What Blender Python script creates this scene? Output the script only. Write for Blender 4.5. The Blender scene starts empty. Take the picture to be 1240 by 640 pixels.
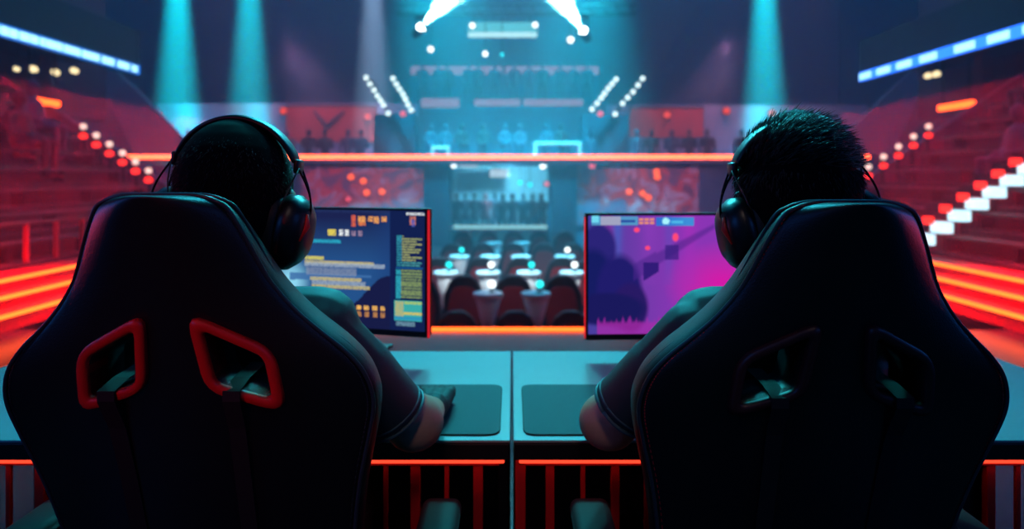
import bpy, bmesh, math, random
from mathutils import Vector, Matrix, noise
random.seed(7)
S = bpy.context.scene
COL = S.collection
PI = math.pi
R = math.radians

# ------------------------------------------------------------------ camera, world, exposure
F = 820.0            # focal length in pixels of a 1240 px wide frame
EYE = 1.28
HOR = 215.0
cd = bpy.data.cameras.new('camera'); cam = bpy.data.objects.new('camera', cd); COL.objects.link(cam)
cam.location = (0, 0, EYE); cam.rotation_euler = (PI/2, 0, 0)
cd.sensor_width = 36; cd.lens = F/1240*36; cd.shift_y = -(320-HOR)/1240
cd.clip_start = 0.05; cd.clip_end = 120
cd.dof.use_dof = True; cd.dof.focus_distance = 1.06; cd.dof.aperture_fstop = 2.8
S.camera = cam
S.view_settings.view_transform = 'Standard'; S.view_settings.look = 'None'
S.view_settings.exposure = 0.0; S.view_settings.gamma = 1.0
S.view_settings.use_curve_mapping = False
S.cycles.use_denoising = True
S.cycles.max_bounces = 5; S.cycles.volume_bounces = 0
S.cycles.sample_clamp_indirect = 4; S.cycles.sample_clamp_direct = 0
S.cycles.caustics_reflective = False; S.cycles.caustics_refractive = False

W = bpy.data.worlds.new('world'); S.world = W; W.use_nodes = True
W.node_tree.nodes['Background'].inputs[0].default_value = (0.03, 0.10, 0.30, 1)
W.node_tree.nodes['Background'].inputs[1].default_value = 0.16

def spot(loc, tgt, energy, color, angle=30, blend=0.5, radius=0.05, name='spot'):
    l = bpy.data.lights.new(name, 'SPOT'); l.energy = energy; l.color = color
    l.spot_size = R(angle); l.spot_blend = blend; l.shadow_soft_size = radius
    o = bpy.data.objects.new(name, l); COL.objects.link(o); o.location = loc
    o.rotation_euler = (Vector(tgt)-Vector(loc)).to_track_quat('-Z', 'Y').to_euler()
    return o
def area(loc, tgt, energy, color, sx, sy, name='area', spread=180):
    l = bpy.data.lights.new(name, 'AREA'); l.energy = energy; l.color = color
    l.shape = 'RECTANGLE'; l.size = sx; l.size_y = sy; l.spread = R(spread)
    o = bpy.data.objects.new(name, l); COL.objects.link(o); o.location = loc
    o.rotation_euler = (Vector(tgt)-Vector(loc)).to_track_quat('-Z', 'Y').to_euler()
    return o
TEAL = (0.0, 0.60, 0.72); BLUE = (0.03, 0.18, 0.9); RED = (1.0, 0.03, 0.05)
def wx(px, Y): return (px-620)*Y/F
def wz(py, Y): return EYE-(py-HOR)*Y/F
def at(px, py, Y): return Vector((wx(px, Y), Y, wz(py, Y)))

# stage wash from the front truss: rims heads, shoulders, desk
for sx in (-1, 1):
    spot((sx*.5, 6.2, 5.2), (sx*.35, 1.45, 0.85), 1300, (0.03, 0.68, 0.76), 34, 0.6, 0.25, 'stage_wash')
for sx in (-1, 1):
    spot((sx*.55, 2.9, 4.4), (sx*.48, 1.15, 1.3), 330, (0.03, 0.62, 0.80), 15, 0.7, 0.15, 'hair_light')  # added teal rim light for the tops of both heads
# blue wash from behind the players
spot((-4.0, -1.5, 3.0), (-0.75, 1.0, 0.75), 100, (0.03, 0.20, 0.9), 40, 0.6, 0.4, 'blue_wash')
spot((4.0, -1.5, 3.0), (0.7, 1.0, 0.8), 60, (0.03, 0.20, 0.9), 40, 0.6, 0.4, 'blue_wash')
for sx in (-1, 1):
    spot((sx*4.4, 1.9, 1.7), (sx*.7, 1.0, .85), 60, (0.03, 0.22, 0.9), 30, .6, .3, 'side_blue_wash')
# added dim warm fill over the players' arms, red light on the back of the left chair
spot((0, -1.0, 3.4), (0, 1.32, 0.78), 44, (1.0, 0.72, 0.66), 17, 0.6, 0.2, 'arm_fill')
spot((-1.3, -1.6, 1.9), (-0.47, 0.95, 1.05), 60, (1, .04, .05), 15, 0.7, 0.3, 'red_back_light')
# added red fills low at both stage sides, strengthening the step strips
for sx in (-1, 1):
    spot((sx*3.9, 2.6, 1.0), (sx*.5, 1.0, 1.0), 45, RED, 45, 0.6, 0.15, 'red_fill')
    area((sx*3.7, 6.3, 2.0), (sx*4.1, 6.2, 0), 360, (1, .006, .02), .6, 3.0, 'side_red_fill', 80)
# beams from the roof over the far gallery
for px, Y, e, c, a in ((215, 24.3, 480000, TEAL, 13), (302, 24.3, 340000, TEAL, 13), (926, 24.3, 440000, TEAL, 13)):
    X = wx(px, Y); spot((X, Y, 12.0), (X, Y, 0), e, c, a, 1.0, 0.1, 'beam_light')
# broad teal wash over the middle of the house
for sx in (-1, 1):
    spot((sx*2.6, 19, 10.5), (sx*1.6, 23.5, 0), 55000, (0.01, 0.55, 0.75), 46, 1.0, 0.3, 'house_wash')
spot((0, 9.5, 8.5), (0, 10.5, -1), 17000, (0.05, 0.50, 0.75), 44, 1.0, 0.3, 'pit_wash')
# added deep blue fill below the roof, tinting the haze
area((0, 15, 12.2), (0, 15, 0), 2600, (0.002, 0.20, 0.60), 24, 22, 'roof_blue_fill')
# pale pink-blue wash on the far gallery
for sx in (-1, 1):
    area((sx*7.6, 22.6, 8.8), (sx*7.6, 25, 2.8), 120, (.8, .24, .36), 7, .4, 'gallery_wash', 60)
# added cool fill from above the stage onto the pit
spot((0, 5.5, 6.0), (0, 9.5, -.6), 3600, (.62, .80, .9), 32, 1.0, .3, 'pit_front_fill')
# added red fill over the side stands, fixtures unseen
for s in (-1, 1):
    spot((s*3.8, 8.5, 4.2), (s*7.4, 9.0, 1.2), 9, (1, .03, .08), 100, 0.9, 0.3, 'stand_fill')
    spot((s*3.0, 9.0, 7.0), (s*7.6, 13.0, 2.5), 260, (0.55, 0.22, 0.45), 28, 0.9, 0.3, 'parapet_wash')

# ------------------------------------------------------------------ materials
def lin(h):
    h = h.lstrip('#'); c = [int(h[i:i+2], 16)/255 for i in (0, 2, 4)]
    return tuple((v/12.92 if v <= .04045 else ((v+.055)/1.055)**2.4) for v in c)+(1,)
MATS = {}
def mat(name, col, rough=0.5, metal=0.0, bump=0.0, bscale=200, var=0.0, vscale=8, coat=0.0, spec=0.5):
    if name in MATS: return MATS[name]
    m = bpy.data.materials.new(name); m.use_nodes = True; nt = m.node_tree
    b = nt.nodes['Principled BSDF']
    c = lin(col) if isinstance(col, str) else tuple(col)+(1,)
    b.inputs['Base Color'].default_value = c; b.inputs['Roughness'].default_value = rough
    b.inputs['Metallic'].default_value = metal; b.inputs['Coat Weight'].default_value = coat
    b.inputs['Specular IOR Level'].default_value = spec
    tc = nt.nodes.new('ShaderNodeTexCoord')
    if var:
        n = nt.nodes.new('ShaderNodeTexNoise'); n.inputs['Scale'].default_value = vscale; n.inputs['Detail'].default_value = 4
        nt.links.new(tc.outputs['Object'], n.inputs['Vector'])
        r = nt.nodes.new('ShaderNodeValToRGB')
        r.color_ramp.elements[0].position = .3; r.color_ramp.elements[1].position = .7
        r.color_ramp.elements[0].color = tuple(v*(1-var) for v in c[:3])+(1,)
        r.color_ramp.elements[1].color = tuple(min(1, v*(1+var)) for v in c[:3])+(1,)
        nt.links.new(n.outputs['Fac'], r.inputs[0]); nt.links.new(r.outputs[0], b.inputs['Base Color'])
    if bump:
        n = nt.nodes.new('ShaderNodeTexNoise'); n.inputs['Scale'].default_value = bscale; n.inputs['Detail'].default_value = 3
        nt.links.new(tc.outputs['Object'], n.inputs['Vector'])
        bp = nt.nodes.new('ShaderNodeBump'); bp.inputs['Strength'].default_value = bump; bp.inputs['Distance'].default_value = .002
        nt.links.new(n.outputs['Fac'], bp.inputs['Height']); nt.links.new(bp.outputs[0], b.inputs['Normal'])
    MATS[name] = m; return m
def emit(name, col, strength):
    if name in MATS: return MATS[name]
    m = bpy.data.materials.new(name); m.use_nodes = True; nt = m.node_tree
    nt.nodes.remove(nt.nodes['Principled BSDF'])
    e = nt.nodes.new('ShaderNodeEmission')
    e.inputs[0].default_value = lin(col) if isinstance(col, str) else tuple(col)+(1,)
    e.inputs[1].default_value = strength
    nt.links.new(e.outputs[0], nt.nodes['Material Output'].inputs[0])
    MATS[name] = m; return m
def screen_mat(name, strength):
    m = bpy.data.materials.new(name); m.use_nodes = True; nt = m.node_tree
    nt.nodes.remove(nt.nodes['Principled BSDF'])
    e = nt.nodes.new('ShaderNodeEmission'); a = nt.nodes.new('ShaderNodeAttribute'); a.attribute_name = 'picture'
    e.inputs[1].default_value = strength
    nt.links.new(a.outputs['Color'], e.inputs[0]); nt.links.new(e.outputs[0], nt.nodes['Material Output'].inputs[0])
    return m

# ------------------------------------------------------------------ mesh helpers
ROOT = {}
def tag(o, label=None, cat=None, group=None, kind=None):
    if label: o['label'] = label
    if cat: o['category'] = cat
    if group: o['group'] = group
    if kind: o['kind'] = kind
    return o
def empty(name, loc, label=None, cat=None, group=None):
    o = bpy.data.objects.new(name, None); COL.objects.link(o); o.location = loc
    o.empty_display_size = .1
    ROOT[o.name] = Vector(loc)
    return tag(o, label, cat, group)
def root_loc(o):
    while o.parent: o = o.parent
    return ROOT.get(o.name, Vector((0, 0, 0)))
def link(name, me, material, parent=None, smooth=False):
    if material: me.materials.append(material)
    o = bpy.data.objects.new(name, me); COL.objects.link(o)
    if parent:
        o.parent = parent
        off = root_loc(parent)
        if off.length: me.transform(Matrix.Translation(-off))
    if smooth:
        for p in me.polygons: p.use_smooth = True
    return o
class MB:
    def __init__(self): self.bm = bmesh.new()
    def box(self, c, size, rot=None, bev=0.0, seg=2):
        r = bmesh.ops.create_cube(self.bm, size=1.0); vs = r['verts']
        M = Matrix.Translation(Vector(c)) @ (rot.to_4x4() if rot else Matrix()) @ Matrix.Diagonal((*size, 1))
        bmesh.ops.transform(self.bm, matrix=M, verts=vs)
        if bev:
            es = list({e for v in vs for e in v.link_edges})
            bmesh.ops.bevel(self.bm, geom=es, offset=bev, segments=seg, profile=.5, affect='EDGES', clamp_overlap=True)
        return self
    def b2(self, lo, hi, bev=0.0):
        lo = Vector(lo); hi = Vector(hi)
        return self.box((lo+hi)/2, [abs(v) for v in (hi-lo)], None, bev)
    def tube(self, pts, r, n=8, caps=True, up=None):
        pts = [Vector(p) for p in pts]
        rs = r if isinstance(r, (list, tuple)) else [r]*len(pts)
        rings = []; prev = None
        for i, p in enumerate(pts):
            a = pts[max(i-1, 0)]; b = pts[min(i+1, len(pts)-1)]
            t = (b-a).normalized()
            if prev is None:
                h = Vector((0, 0, 1)) if abs(t.z) < .9 else Vector((1, 0, 0))
                u = t.cross(h).normalized()
            else:
                u = (prev-t*prev.dot(t))
                u = u.normalized() if u.length > 1e-6 else t.orthogonal().normalized()
            prev = u; v = t.cross(u)
            rings.append([self.bm.verts.new(p+(u*math.cos(2*PI*k/n)+v*math.sin(2*PI*k/n))*rs[i]) for k in range(n)])
        for A, B in zip(rings, rings[1:]):
            for k in range(n): self.bm.faces.new((A[k], A[(k+1) % n], B[(k+1) % n], B[k]))
        if caps:
            self.bm.faces.new(rings[0][::-1]); self.bm.faces.new(rings[-1])
        return self
    def cap(self, a, b, ra, rb=None, n=12):
        """a tapered capsule with round ends"""
        a = Vector(a); b = Vector(b); rb = ra if rb is None else rb
        d = (b-a); t = d.normalized() if d.length > 1e-6 else Vector((0, 0, 1))
        pts = []; rs = []
        for k in (78, 50, 25): pts.append(a-t*ra*math.sin(R(k))); rs.append(ra*math.cos(R(k)))
        pts.append(a); rs.append(ra); pts.append(b); rs.append(rb)
        for k in (25, 50, 78): pts.append(b+t*rb*math.sin(R(k))); rs.append(rb*math.cos(R(k)))
        return self.tube(pts, rs, n)
    def ell(self, c, r, rot=None, seg=20):
        q = bmesh.ops.create_uvsphere(self.bm, u_segments=seg, v_segments=max(8, seg*2//3), radius=1)
        r = r if isinstance(r, (tuple, list)) else (r, r, r)
        M = Matrix.Translation(Vector(c)) @ (rot.to_4x4() if rot else Matrix()) @ Matrix.Diagonal((*r, 1))
        bmesh.ops.transform(self.bm, matrix=M, verts=q['verts']); return self
    def prism(self, poly, dvec, bev=0.0):
        """poly: 3D ring, extruded by dvec"""
        d = Vector(dvec); A = [self.bm.verts.new(Vector(p)) for p in poly]; B = [self.bm.verts.new(Vector(p)+d) for p in poly]
        n = len(poly); fs = [self.bm.faces.new(A), self.bm.faces.new(B[::-1])]
        for i in range(n): fs.append(self.bm.faces.new((A[i], B[i], B[(i+1) % n], A[(i+1) % n])))
        if bev:
            es = list({e for f in fs for e in f.edges})
            bmesh.ops.bevel(self.bm, geom=es, offset=bev, segments=2, profile=.5, affect='EDGES', clamp_overlap=True)
        return self
    def lathe(self, prof, c, n=24, axis='Z'):
        """prof: (radius, height) list around an axis through c"""
        c = Vector(c); rings = []
        for r, h in prof:
            ring = []
            for k in range(n):
                a = 2*PI*k/n; p = Vector((r*math.cos(a), r*math.sin(a), h))
                if axis == 'X': p = Vector((p.z, p.x, p.y))
                if axis == 'Y': p = Vector((p.x, -p.z, p.y))
                ring.append(self.bm.verts.new(c+p))
            rings.append(ring)
        for A, B in zip(rings, rings[1:]):
            for k in range(n): self.bm.faces.new((A[k], A[(k+1) % n], B[(k+1) % n], B[k]))
        self.bm.faces.new(rings[0][::-1]); self.bm.faces.new(rings[-1]); return self
    def mesh(self, name):
        bmesh.ops.recalc_face_normals(self.bm, faces=self.bm.faces)
        me = bpy.data.meshes.new(name); self.bm.to_mesh(me); self.bm.free(); return me
    def build(self, name, material, parent=None, smooth=False):
        return link(name, self.mesh(name), material, parent, smooth)
def baked(me, mods):
    """apply modifiers to a mesh and return the new mesh"""
    o = bpy.data.objects.new('bake', me); COL.objects.link(o)
    for kind, kw in mods:
        m = o.modifiers.new(kind, kind)
        for k, v in kw.items(): setattr(m, k, v)
    dg = bpy.context.evaluated_depsgraph_get()
    out = bpy.data.meshes.new_from_object(o.evaluated_get(dg))
    bpy.data.objects.remove(o); return out
def fused(mb, name, material, parent, voxel=.005, smooth=6):
    me = baked(mb.mesh(name), [('REMESH', dict(mode='VOXEL', voxel_size=voxel, use_smooth_shade=True)),
                               ('SMOOTH', dict(factor=.5, iterations=smooth))])
    me.name = name
    return link(name, me, material, parent, True)
def copy_tree(o, parent=None):
    c = o.copy(); COL.objects.link(c); c.parent = parent
    for ch in list(o.children): copy_tree(ch, c)
    return c
def struct(name, mb, material, smooth=False):
    return tag(mb.build(name, material, None, smooth), kind='structure')
def rounded(poly, rad, n=5):
    """round the corners of a 2D polygon"""
    out = []; N = len(poly)
    for i in range(N):
        p = Vector(poly[i]); a = Vector(poly[i-1]); b = Vector(poly[(i+1) % N])
        u = (a-p).normalized(); v = (b-p).normalized()
        r = min(rad, (a-p).length*.45, (b-p).length*.45)
        s = p+u*r; e = p+v*r
        for k in range(n+1):
            t = k/n; out.append((1-t)**2*s+2*t*(1-t)*p+t*t*e)
    return out
ORD = ['first', 'second', 'third', 'fourth', 'fifth', 'sixth', 'seventh', 'eighth', 'ninth', 'tenth', 'eleventh', 'twelfth', 'thirteenth', 'fourteenth', 'fifteenth', 'sixteenth', 'seventeenth', 'eighteenth', 'nineteenth', 'twentieth']

M_navy = mat('navy_paint', '#0b1626', .7, var=.3, vscale=2)
M_stage = mat('stage_vinyl', '#30343a', .22, var=.15, vscale=3)
M_dark = mat('dark_metal', '#0c0e12', .45, .6)
M_black = mat('black_plastic', '#08090c', .38)
M_led = emit('orange_led', (1.0, .088, .010), 6.0)
M_ledfar = emit('far_orange_led', (1.0, .10, .035), 9.0)
M_bluled = emit('blue_led', (.02, .16, 1.0), 3.0)
M_cyanled = emit('ice_led', (.33, .78, 1.0), 2.2)

# ------------------------------------------------------------------ setting
struct('floor', MB().b2((-4.2, -3, -.12), (4.2, 5.7, 0)), M_stage)
struct('floor_pit', MB().b2((-10, 5.7, -1.1), (10, 31, -1.0)), mat('pit_carpet', '#27343f', .6, var=.3, vscale=2))
struct('wall_stage_front', MB().b2((-4.2, 5.6, -1.0), (4.2, 5.695, -.121)), M_navy)
struct('ceiling', MB().b2((-17, -4, 12.5), (17, 32, 12.7)), M_navy)
struct('wall_back', MB().b2((-17, 31, -1), (17, 31.2, 12.5)), mat('back_wall_paint', '#0d2740', .8))
for s, nm in ((-1, 'left'), (1, 'right')):
    struct('wall_'+nm, MB().b2((s*15, -4, -1), (s*15.2, 31, 12.5)), M_navy)

haze = MB().b2((-14.9, 3.2, -.98), (14.9, 30.9, 12.4)).build('haze', None)
hm = bpy.data.materials.new('haze'); hm.use_nodes = True
hn = hm.node_tree; hn.nodes.remove(hn.nodes['Principled BSDF'])
vs = hn.nodes.new('ShaderNodeVolumeScatter'); vs.inputs['Density'].default_value = .026; vs.inputs['Anisotropy'].default_value = .1
vs.inputs['Color'].default_value = (.5, .85, 1, 1)
hn.links.new(vs.outputs[0], hn.nodes['Material Output'].inputs['Volume'])
haze.data.materials.append(hm)
tag(haze, 'thin stage haze hanging in the hall', 'haze', kind='stuff')

# side steps with orange strips in their noses
M_step = mat('step_laminate', '#8a1c22', .4)
for s, nm in ((-1, 'left'), (1, 'right')):
    st = MB()
    X = [4.2, 4.42, 4.64]; Z = [.15, .255, .36]
    for x, z in zip(X, Z): st.b2((s*x, 1.0, 0 if x < 4.3 else -.0), (s*5.0, 9.0, z)) if x < 4.3 else st.b2((s*x, 1.0, z-.105), (s*5.0, 9.0, z))
    struct('trim_steps_'+nm, st, M_step)
    for k, (x, z) in enumerate(zip(X, Z)):
        o = MB().b2((s*(x-.014), 4.6, z-.034), (s*(x+.0), 9.0, z-.004)).build('led_strip', M_led)
        tag(o, '%s glowing orange strip along the %s step nose beside the %s seating' % (['lowest', 'middle', 'topmost'][k], ['lower', 'middle', 'upper'][k], nm), 'light strip', 'orange strips on the stage steps')
o = MB().b2((-1.7, 5.665, .001), (2.6, 5.70, .020)).build('led_strip', M_led)
tag(o, 'orange light strip along the front edge of the stage behind the monitors', 'light strip')

# ---- side stands
M_tier = mat('tier_concrete', '#1d1320', .8, var=.2, vscale=3)
M_bench = mat('bench_plastic', '#26121c', .5)
RISE, RUN, NT = .27, .40, 10
def tier_z(x): return .40+RISE*math.floor(max(0, (x-5.0))/RUN+1e-6)
for s, nm in ((-1, 'left'), (1, 'right')):
    mb = MB()
    for k in range(NT):
        mb.b2((s*(5.0+k*RUN), 5.0, -.9 if k == 0 else .40+RISE*(k-1)), (s*9.6, 11.6, .40+RISE*k))
    struct('floor_stand_'+nm, mb, M_tier)
    struct('wall_stand_end_'+nm, MB().prism([(s*4.9, 11.6, -1), (s*4.9, 11.6, .46), (s*9.6, 11.6, .46+.675*4.7), (s*9.6, 11.6, -1)], (0, .15, 0)), mat('parapet_paint', '#6a4658', .8))
    q = [(118, 88), (140, 86), (168, 112), (205, 150), (240, 187), (163, 187), (140, 140)]
    struct('trim_balustrade_'+nm, MB().prism([at(px if s < 0 else 1243-px, py, 22.9) for px, py in q], (0, .2, 0)), mat('balustrade_paint', '#8a7a90', .8))
    for k in range(NT-1):
        b = empty('bleacher_bench', (s*(5.0+k*RUN+.27), 9.0, .40+RISE*k), '%s bench up from the floor in the raked %s stand' % (ORD[k], nm), 'bench', 'benches in the %s stand' % nm)
        x = s*(5.0+k*RUN+.27); z = .40+RISE*k
        MB().b2((x-.12, 5.2, z+.16), (x+.12, 11.4, z+.20), .008).build('seat_board', M_bench, b)
        for j in range(5):
            y = 5.6+j*1.35
            MB().b2((x-.08, y, z), (x+.08, y+.05, z+.16)).build('bracket', M_dark, b)
    # concourse wall and balcony above
    struct('wall_concourse_'+nm, MB().b2((s*9.6, 3, 2.6), (s*9.8, 16, 6.0)), mat('concourse_paint', '#4b2236', .8))
    struct('ceiling_balcony_'+nm, MB().b2((s*7.75, 3, 3.66), (s*12, 14.0 if s < 0 else 15.0, 3.9)), mat('soffit_paint', '#141b2a', .8))
    struct('wall_balcony_'+nm, MB().b2((s*7.70, 3, 3.40), (s*7.82, 14.0 if s < 0 else 15.0, 4.3)), M_navy)
    for j in range(4):
        struct('trim_column_%s_%d' % (nm, j), MB().b2((s*9.1, 8.6+1.5*j, 2.85), (s*9.3, 8.85+1.5*j, 3.66)), mat('column_paint', '#5b3550', .8))
# railing by the left stand
rl = empty('railing', (-5.05, 7.4, .40), 'railing with red-lit upright posts before the lowest bench of the left stand', 'railing')
MR = mat('red_rail_paint', '#b01822', .4)
for j in range(10):
    y = 5.2+j*.46
    MB().b2((-5.07, y-.022, .40), (-5.03, y+.022, .80), .004).build('post', MR, rl)
MB().tube([(-5.05, 5.1, .81), (-5.05, 9.5, .81)], .02).build('rail', mat('dark_red_rail', '#3a0d14', .4), rl)

# ------------------------------------------------------------------ LED ribbons on the balconies
def ribbon(s, y0, segs, label, mode):
    x = s*7.69
    rt = empty('led_ribbon', (x, 11, 3.5), label, 'led ribbon')
    MB().b2((x-.004, y0, 3.40), (x+.004, 14.0 if s < 0 else 15.0, 3.60)).build('backing', M_bluled if mode == 'right' else emit('ribbon_blue', (.01, .13, .55), 2.0), rl if False else rt)
    for a, b in segs:
        MB().b2((x-s*.012, a, 3.435), (x-s*.004, b, 3.565), .003).build('light_panel', M_cyanled, rt)
def ysegs(pxs, s):
    return sorted([tuple(sorted((7.69*F/abs(a-620), 7.69*F/abs(b-620)))) for a, b in pxs])
ribbon(-1, 8.0, ysegs([(0, 10), (11, 21), (23, 35), (36, 46), (48, 54), (55, 75.5), (77, 97), (99, 120), (123, 138), (142, 156), (159, 166), (-14, -2), (-50, -16)], -1), 'long ice-white light ribbon on the balcony front over the left stand', 'left')
ribbon(1, 8.0, ysegs([(1041, 1055), (1062, 1078), (1086, 1104), (1114, 1135), (1156, 1181), (1196, 1223), (1239, 1268)], 1), 'blue light ribbon with spaced white bars on the balcony over the right stand', 'right')
# short orange bars under the balconies
for s, px0, px1, py, nm in ((-1, 30, 70, 123, 'left'), (1, 1138, 1178, 128, 'right')):
    x = s*8.0; ya, yb = sorted((8.0*F/abs(px0-620), 8.0*F/abs(px1-620)))
    z = wz(py, (ya+yb)/2)
    t = empty('bar_light', (x, (ya+yb)/2, z), 'short orange bar light hung below the balcony over the %s stand' % nm, 'bar light', 'orange bar lights')
    MB().b2((x-.05, ya, z-.05), (x+.05, yb, z+.05), .01).build('tube', M_led, t)
    for y in (ya+.1, yb-.1): MB().b2((x-.01, y-.01, z+.05), (x+.01, y+.01, 3.67)).build('hanger', M_dark, t)
# downlights under the balconies
M_warm = emit('warm_lamp', (1.0, .88, .5), 1.6)
def small_lamp(loc, r, m, name, label, cat, group, direction=(0, -1, 0), body=True):
    t = empty(name, loc, label, cat, group)
    c = Vector(loc); d = Vector(direction).normalized()
    if body: MB().tube([c-d*r*1.6, c-d*r*1.2, c-d*.02], [r*.55, r*1.1, r*1.2], 12).build('housing', M_dark, t)
    MB().tube([c-d*.02, c, c+d*r*.35], [r, r, r*.6], 14).build('lens', m, t, True)
    return t
for i, (px, py) in enumerate(((20, 84), (40, 84), (67, 88), (90, 86), (1124, 92), (1134, 90))):
    Y = 8.45*F/abs(px-620)
    c = at(px, py, min(Y, 13.8 if px < 620 else 14.8)); c.z = min(c.z, 3.5)
    s = -1 if px < 620 else 1
    t = small_lamp(c, .075 if i else .05, M_warm, 'downlight', 'warm white lamp below the balcony over the %s stand, %s from the near end' % ('left' if s < 0 else 'right', ORD[i] if s < 0 else ORD[5-i]), 'lamp', 'warm lamps under the balcony', (-s*.2, -.6, -.8))
    MB().tube([c, (c.x, c.y+.05, 3.67)], .012, 6).build('stem', M_dark, t)

# aisle lamps: white with red beneath
M_wd = emit('white_aisle_lamp', (1, .75, .7), 1.3); M_rd = emit('red_aisle_lamp', (1, .03, .02), 2.2)
def aisle(s, Y, x0, x1, n, nm):
    for k in range(n):
        x = x0+(x1-x0)*k/(n-1)
        z = .40+.675*(x-5.0)+.27
        t = empty('aisle_lamp', (s*x, Y, z), '%s white and red step lamp up the far aisle of the %s stand' % (ORD[k], nm), 'lamp', 'step lamps in the %s stand' % nm)
        MB().ell((s*x, Y, z+.15), .05, None, 12).build('white_lens', M_wd, t, True)
        MB().ell((s*x, Y, z), (.065, .06, .05), None, 12).build('red_lens', M_rd, t, True)
        MB().b2((s*x-.02, Y+.02, z-.35), (s*x+.02, Y+.06, z+.14)).build('post', M_dark, t)
aisle(-1, 10.9, 5.85, 6.9, 6, 'left'); aisle(1, 11.3, 5.95, 6.95, 5, 'right')
# bright white stair treads, right stand
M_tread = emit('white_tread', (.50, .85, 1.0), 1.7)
for k in range(7):
    x = wx(1119+21.3*k, 8.0); z = wz(296-14.2*k, 8.0)
    t = empty('stair_tread', (x, 8.0, z), '%s lit white step up the near aisle of the right stand' % ORD[k], 'step', 'lit steps of the right stand')
    MB().b2((x-.078, 7.9, z), (x+.078, 8.1, z+.13), .01).build('light_panel', M_tread, t)
    MB().b2((x-.09, 8.1, z-.45), (x+.09, 8.5, z+.145)).build('block', M_tier, t)
    r = MB().b2((x-.17, 8.0, z+.10), (x-.09, 8.1, z+.19)).build('marker', M_rd, t)

# ------------------------------------------------------------------ far gallery
Yg = 22.0
M_lilac = mat('gallery_paint', '#8d8ba6', .8, var=.12, vscale=.6)
M_blu = mat('gallery_blue', '#35587a', .8, var=.2, vscale=.7)
struct('floor_gallery', MB().b2((wx(505, Yg), Yg+.02, 1.72), (wx(735, Yg), 26, 1.92)), M_blu)
struct('floor_gallery_left', MB().b2((wx(140, Yg), 22.7, 1.0), (wx(505, Yg), 25, 1.18)), M_blu)
struct('floor_gallery_right', MB().b2((wx(735, Yg), 22.7, 1.0), (wx(1060, Yg), 25, 1.18)), M_blu)
struct('trim_gallery_ledge_left', MB().b2((wx(140, Yg), Yg+.02, 1.76), (wx(505, Yg), 22.72, 1.93)), M_blu)
struct('trim_gallery_ledge_right', MB().b2((wx(735, Yg), Yg+.02, 1.76), (wx(1060, Yg), 22.72, 1.93)), M_blu)
o = MB().b2((wx(150, Yg), Yg-.04, wz(192.2, Yg)), (wx(1053, Yg), Yg+.02, wz(187.6, Yg)), .01).build('led_strip', M_ledfar)
tag(o, 'very long glowing orange strip along the front of the far gallery', 'light strip')
# wall below the gallery with an opening in the middle
ox0, ox1 = wx(546, 22.5), wx(664, 22.5)
struct('wall_gallery_left', MB().b2((-13, 22.5, -1), (ox0, 22.7, 1.72)), M_blu)
struct('wall_gallery_right', MB().b2((ox1, 22.5, -1), (13, 22.7, 1.72)), M_blu)
for px, nm in ((529, 'left'), (683, 'right')):
    X = wx(px, 22.3); struct('trim_pier_'+nm, MB().b2((X-.42, 22.2, -1), (X+.42, 22.5, 1.72)), mat('pier_paint', '#0c2038', .8))
struct('wall_recess_front', MB().b2((ox0, 22.35, -1), (ox1, 22.45, -.30)), M_navy)
o = MB().b2((ox0+.1, 22.28, -.40), (ox1-.05, 22.35, -.29)).build('led_strip', emit('stage_edge_led', (.35, .85, .95), .9))
tag(o, 'pale bluish strip along the front of the small far platform', 'light strip')
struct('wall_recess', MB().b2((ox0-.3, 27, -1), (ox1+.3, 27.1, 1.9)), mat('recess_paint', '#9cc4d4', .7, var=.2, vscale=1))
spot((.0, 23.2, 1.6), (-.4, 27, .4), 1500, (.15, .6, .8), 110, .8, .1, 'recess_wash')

# lamps in the recess and along the walls
M_white = emit('white_lamp', (.8, .97, 1.0), 3.0); M_cy = emit('cyan_lamp', (.02, .85, .9), 2.2)
M_org = emit('orange_lamp', (1, .12, .03), 2.0); M_pk = emit('pink_lamp', (1, .12, .22), 1.2)
for px, py, r, m, Y, lab in (
    (549, 199, .11, M_white, 22.9, 'glaring white lamp at the corner of the bright far recess'),
    (657.5, 201, .10, M_white, 22.9, 'round white lamp at the other top corner of the bright far recess'),
    (630, 221, .085, M_cy, 24, 'first of two cyan lamps hung in the far recess'),
    (642, 223.5, .085, M_cy, 24, 'second of two cyan lamps hung in the far recess'),
    (662, 222.5, .08, M_pk, 22.4, 'pink lamp on the edge of the far recess')):
    c = at(px, py, Y); t = small_lamp(c, r, m, 'recess_lamp', lab, 'lamp', 'lamps of the far recess')
    MB().tube([c+Vector((0, .05, 0)), (c.x, c.y+.05, 1.73)], .012, 6).build('stem', M_dark, t)
for px, py, w, h, lab, st in ((568, 200, 22, 4, 'thin white light bar under the ceiling of the far recess', 1.2), (605, 209.5, 24, 10, 'small pale lit panel hung in the far recess', .8)):
    c = at(px, py, 24.5); w = w*24.5/F; h = h*24.5/F
    t = empty('glowing_sign' if h > .2 else 'bar_light', c, lab, 'light')
    MB().b2((c.x-w/2, c.y-.03, c.z-h/2), (c.x+w/2, c.y+.03, c.z+h/2), .01).build('diffuser', emit('panel_%d' % px, (.6, .8, .95), st), t)
    for d in (-.35, .35): MB().b2((c.x+d*w-.01, c.y-.01, c.z+h/2), (c.x+d*w+.01, c.y+.01, 1.73)).build('hanger', M_dark, t)

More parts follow.
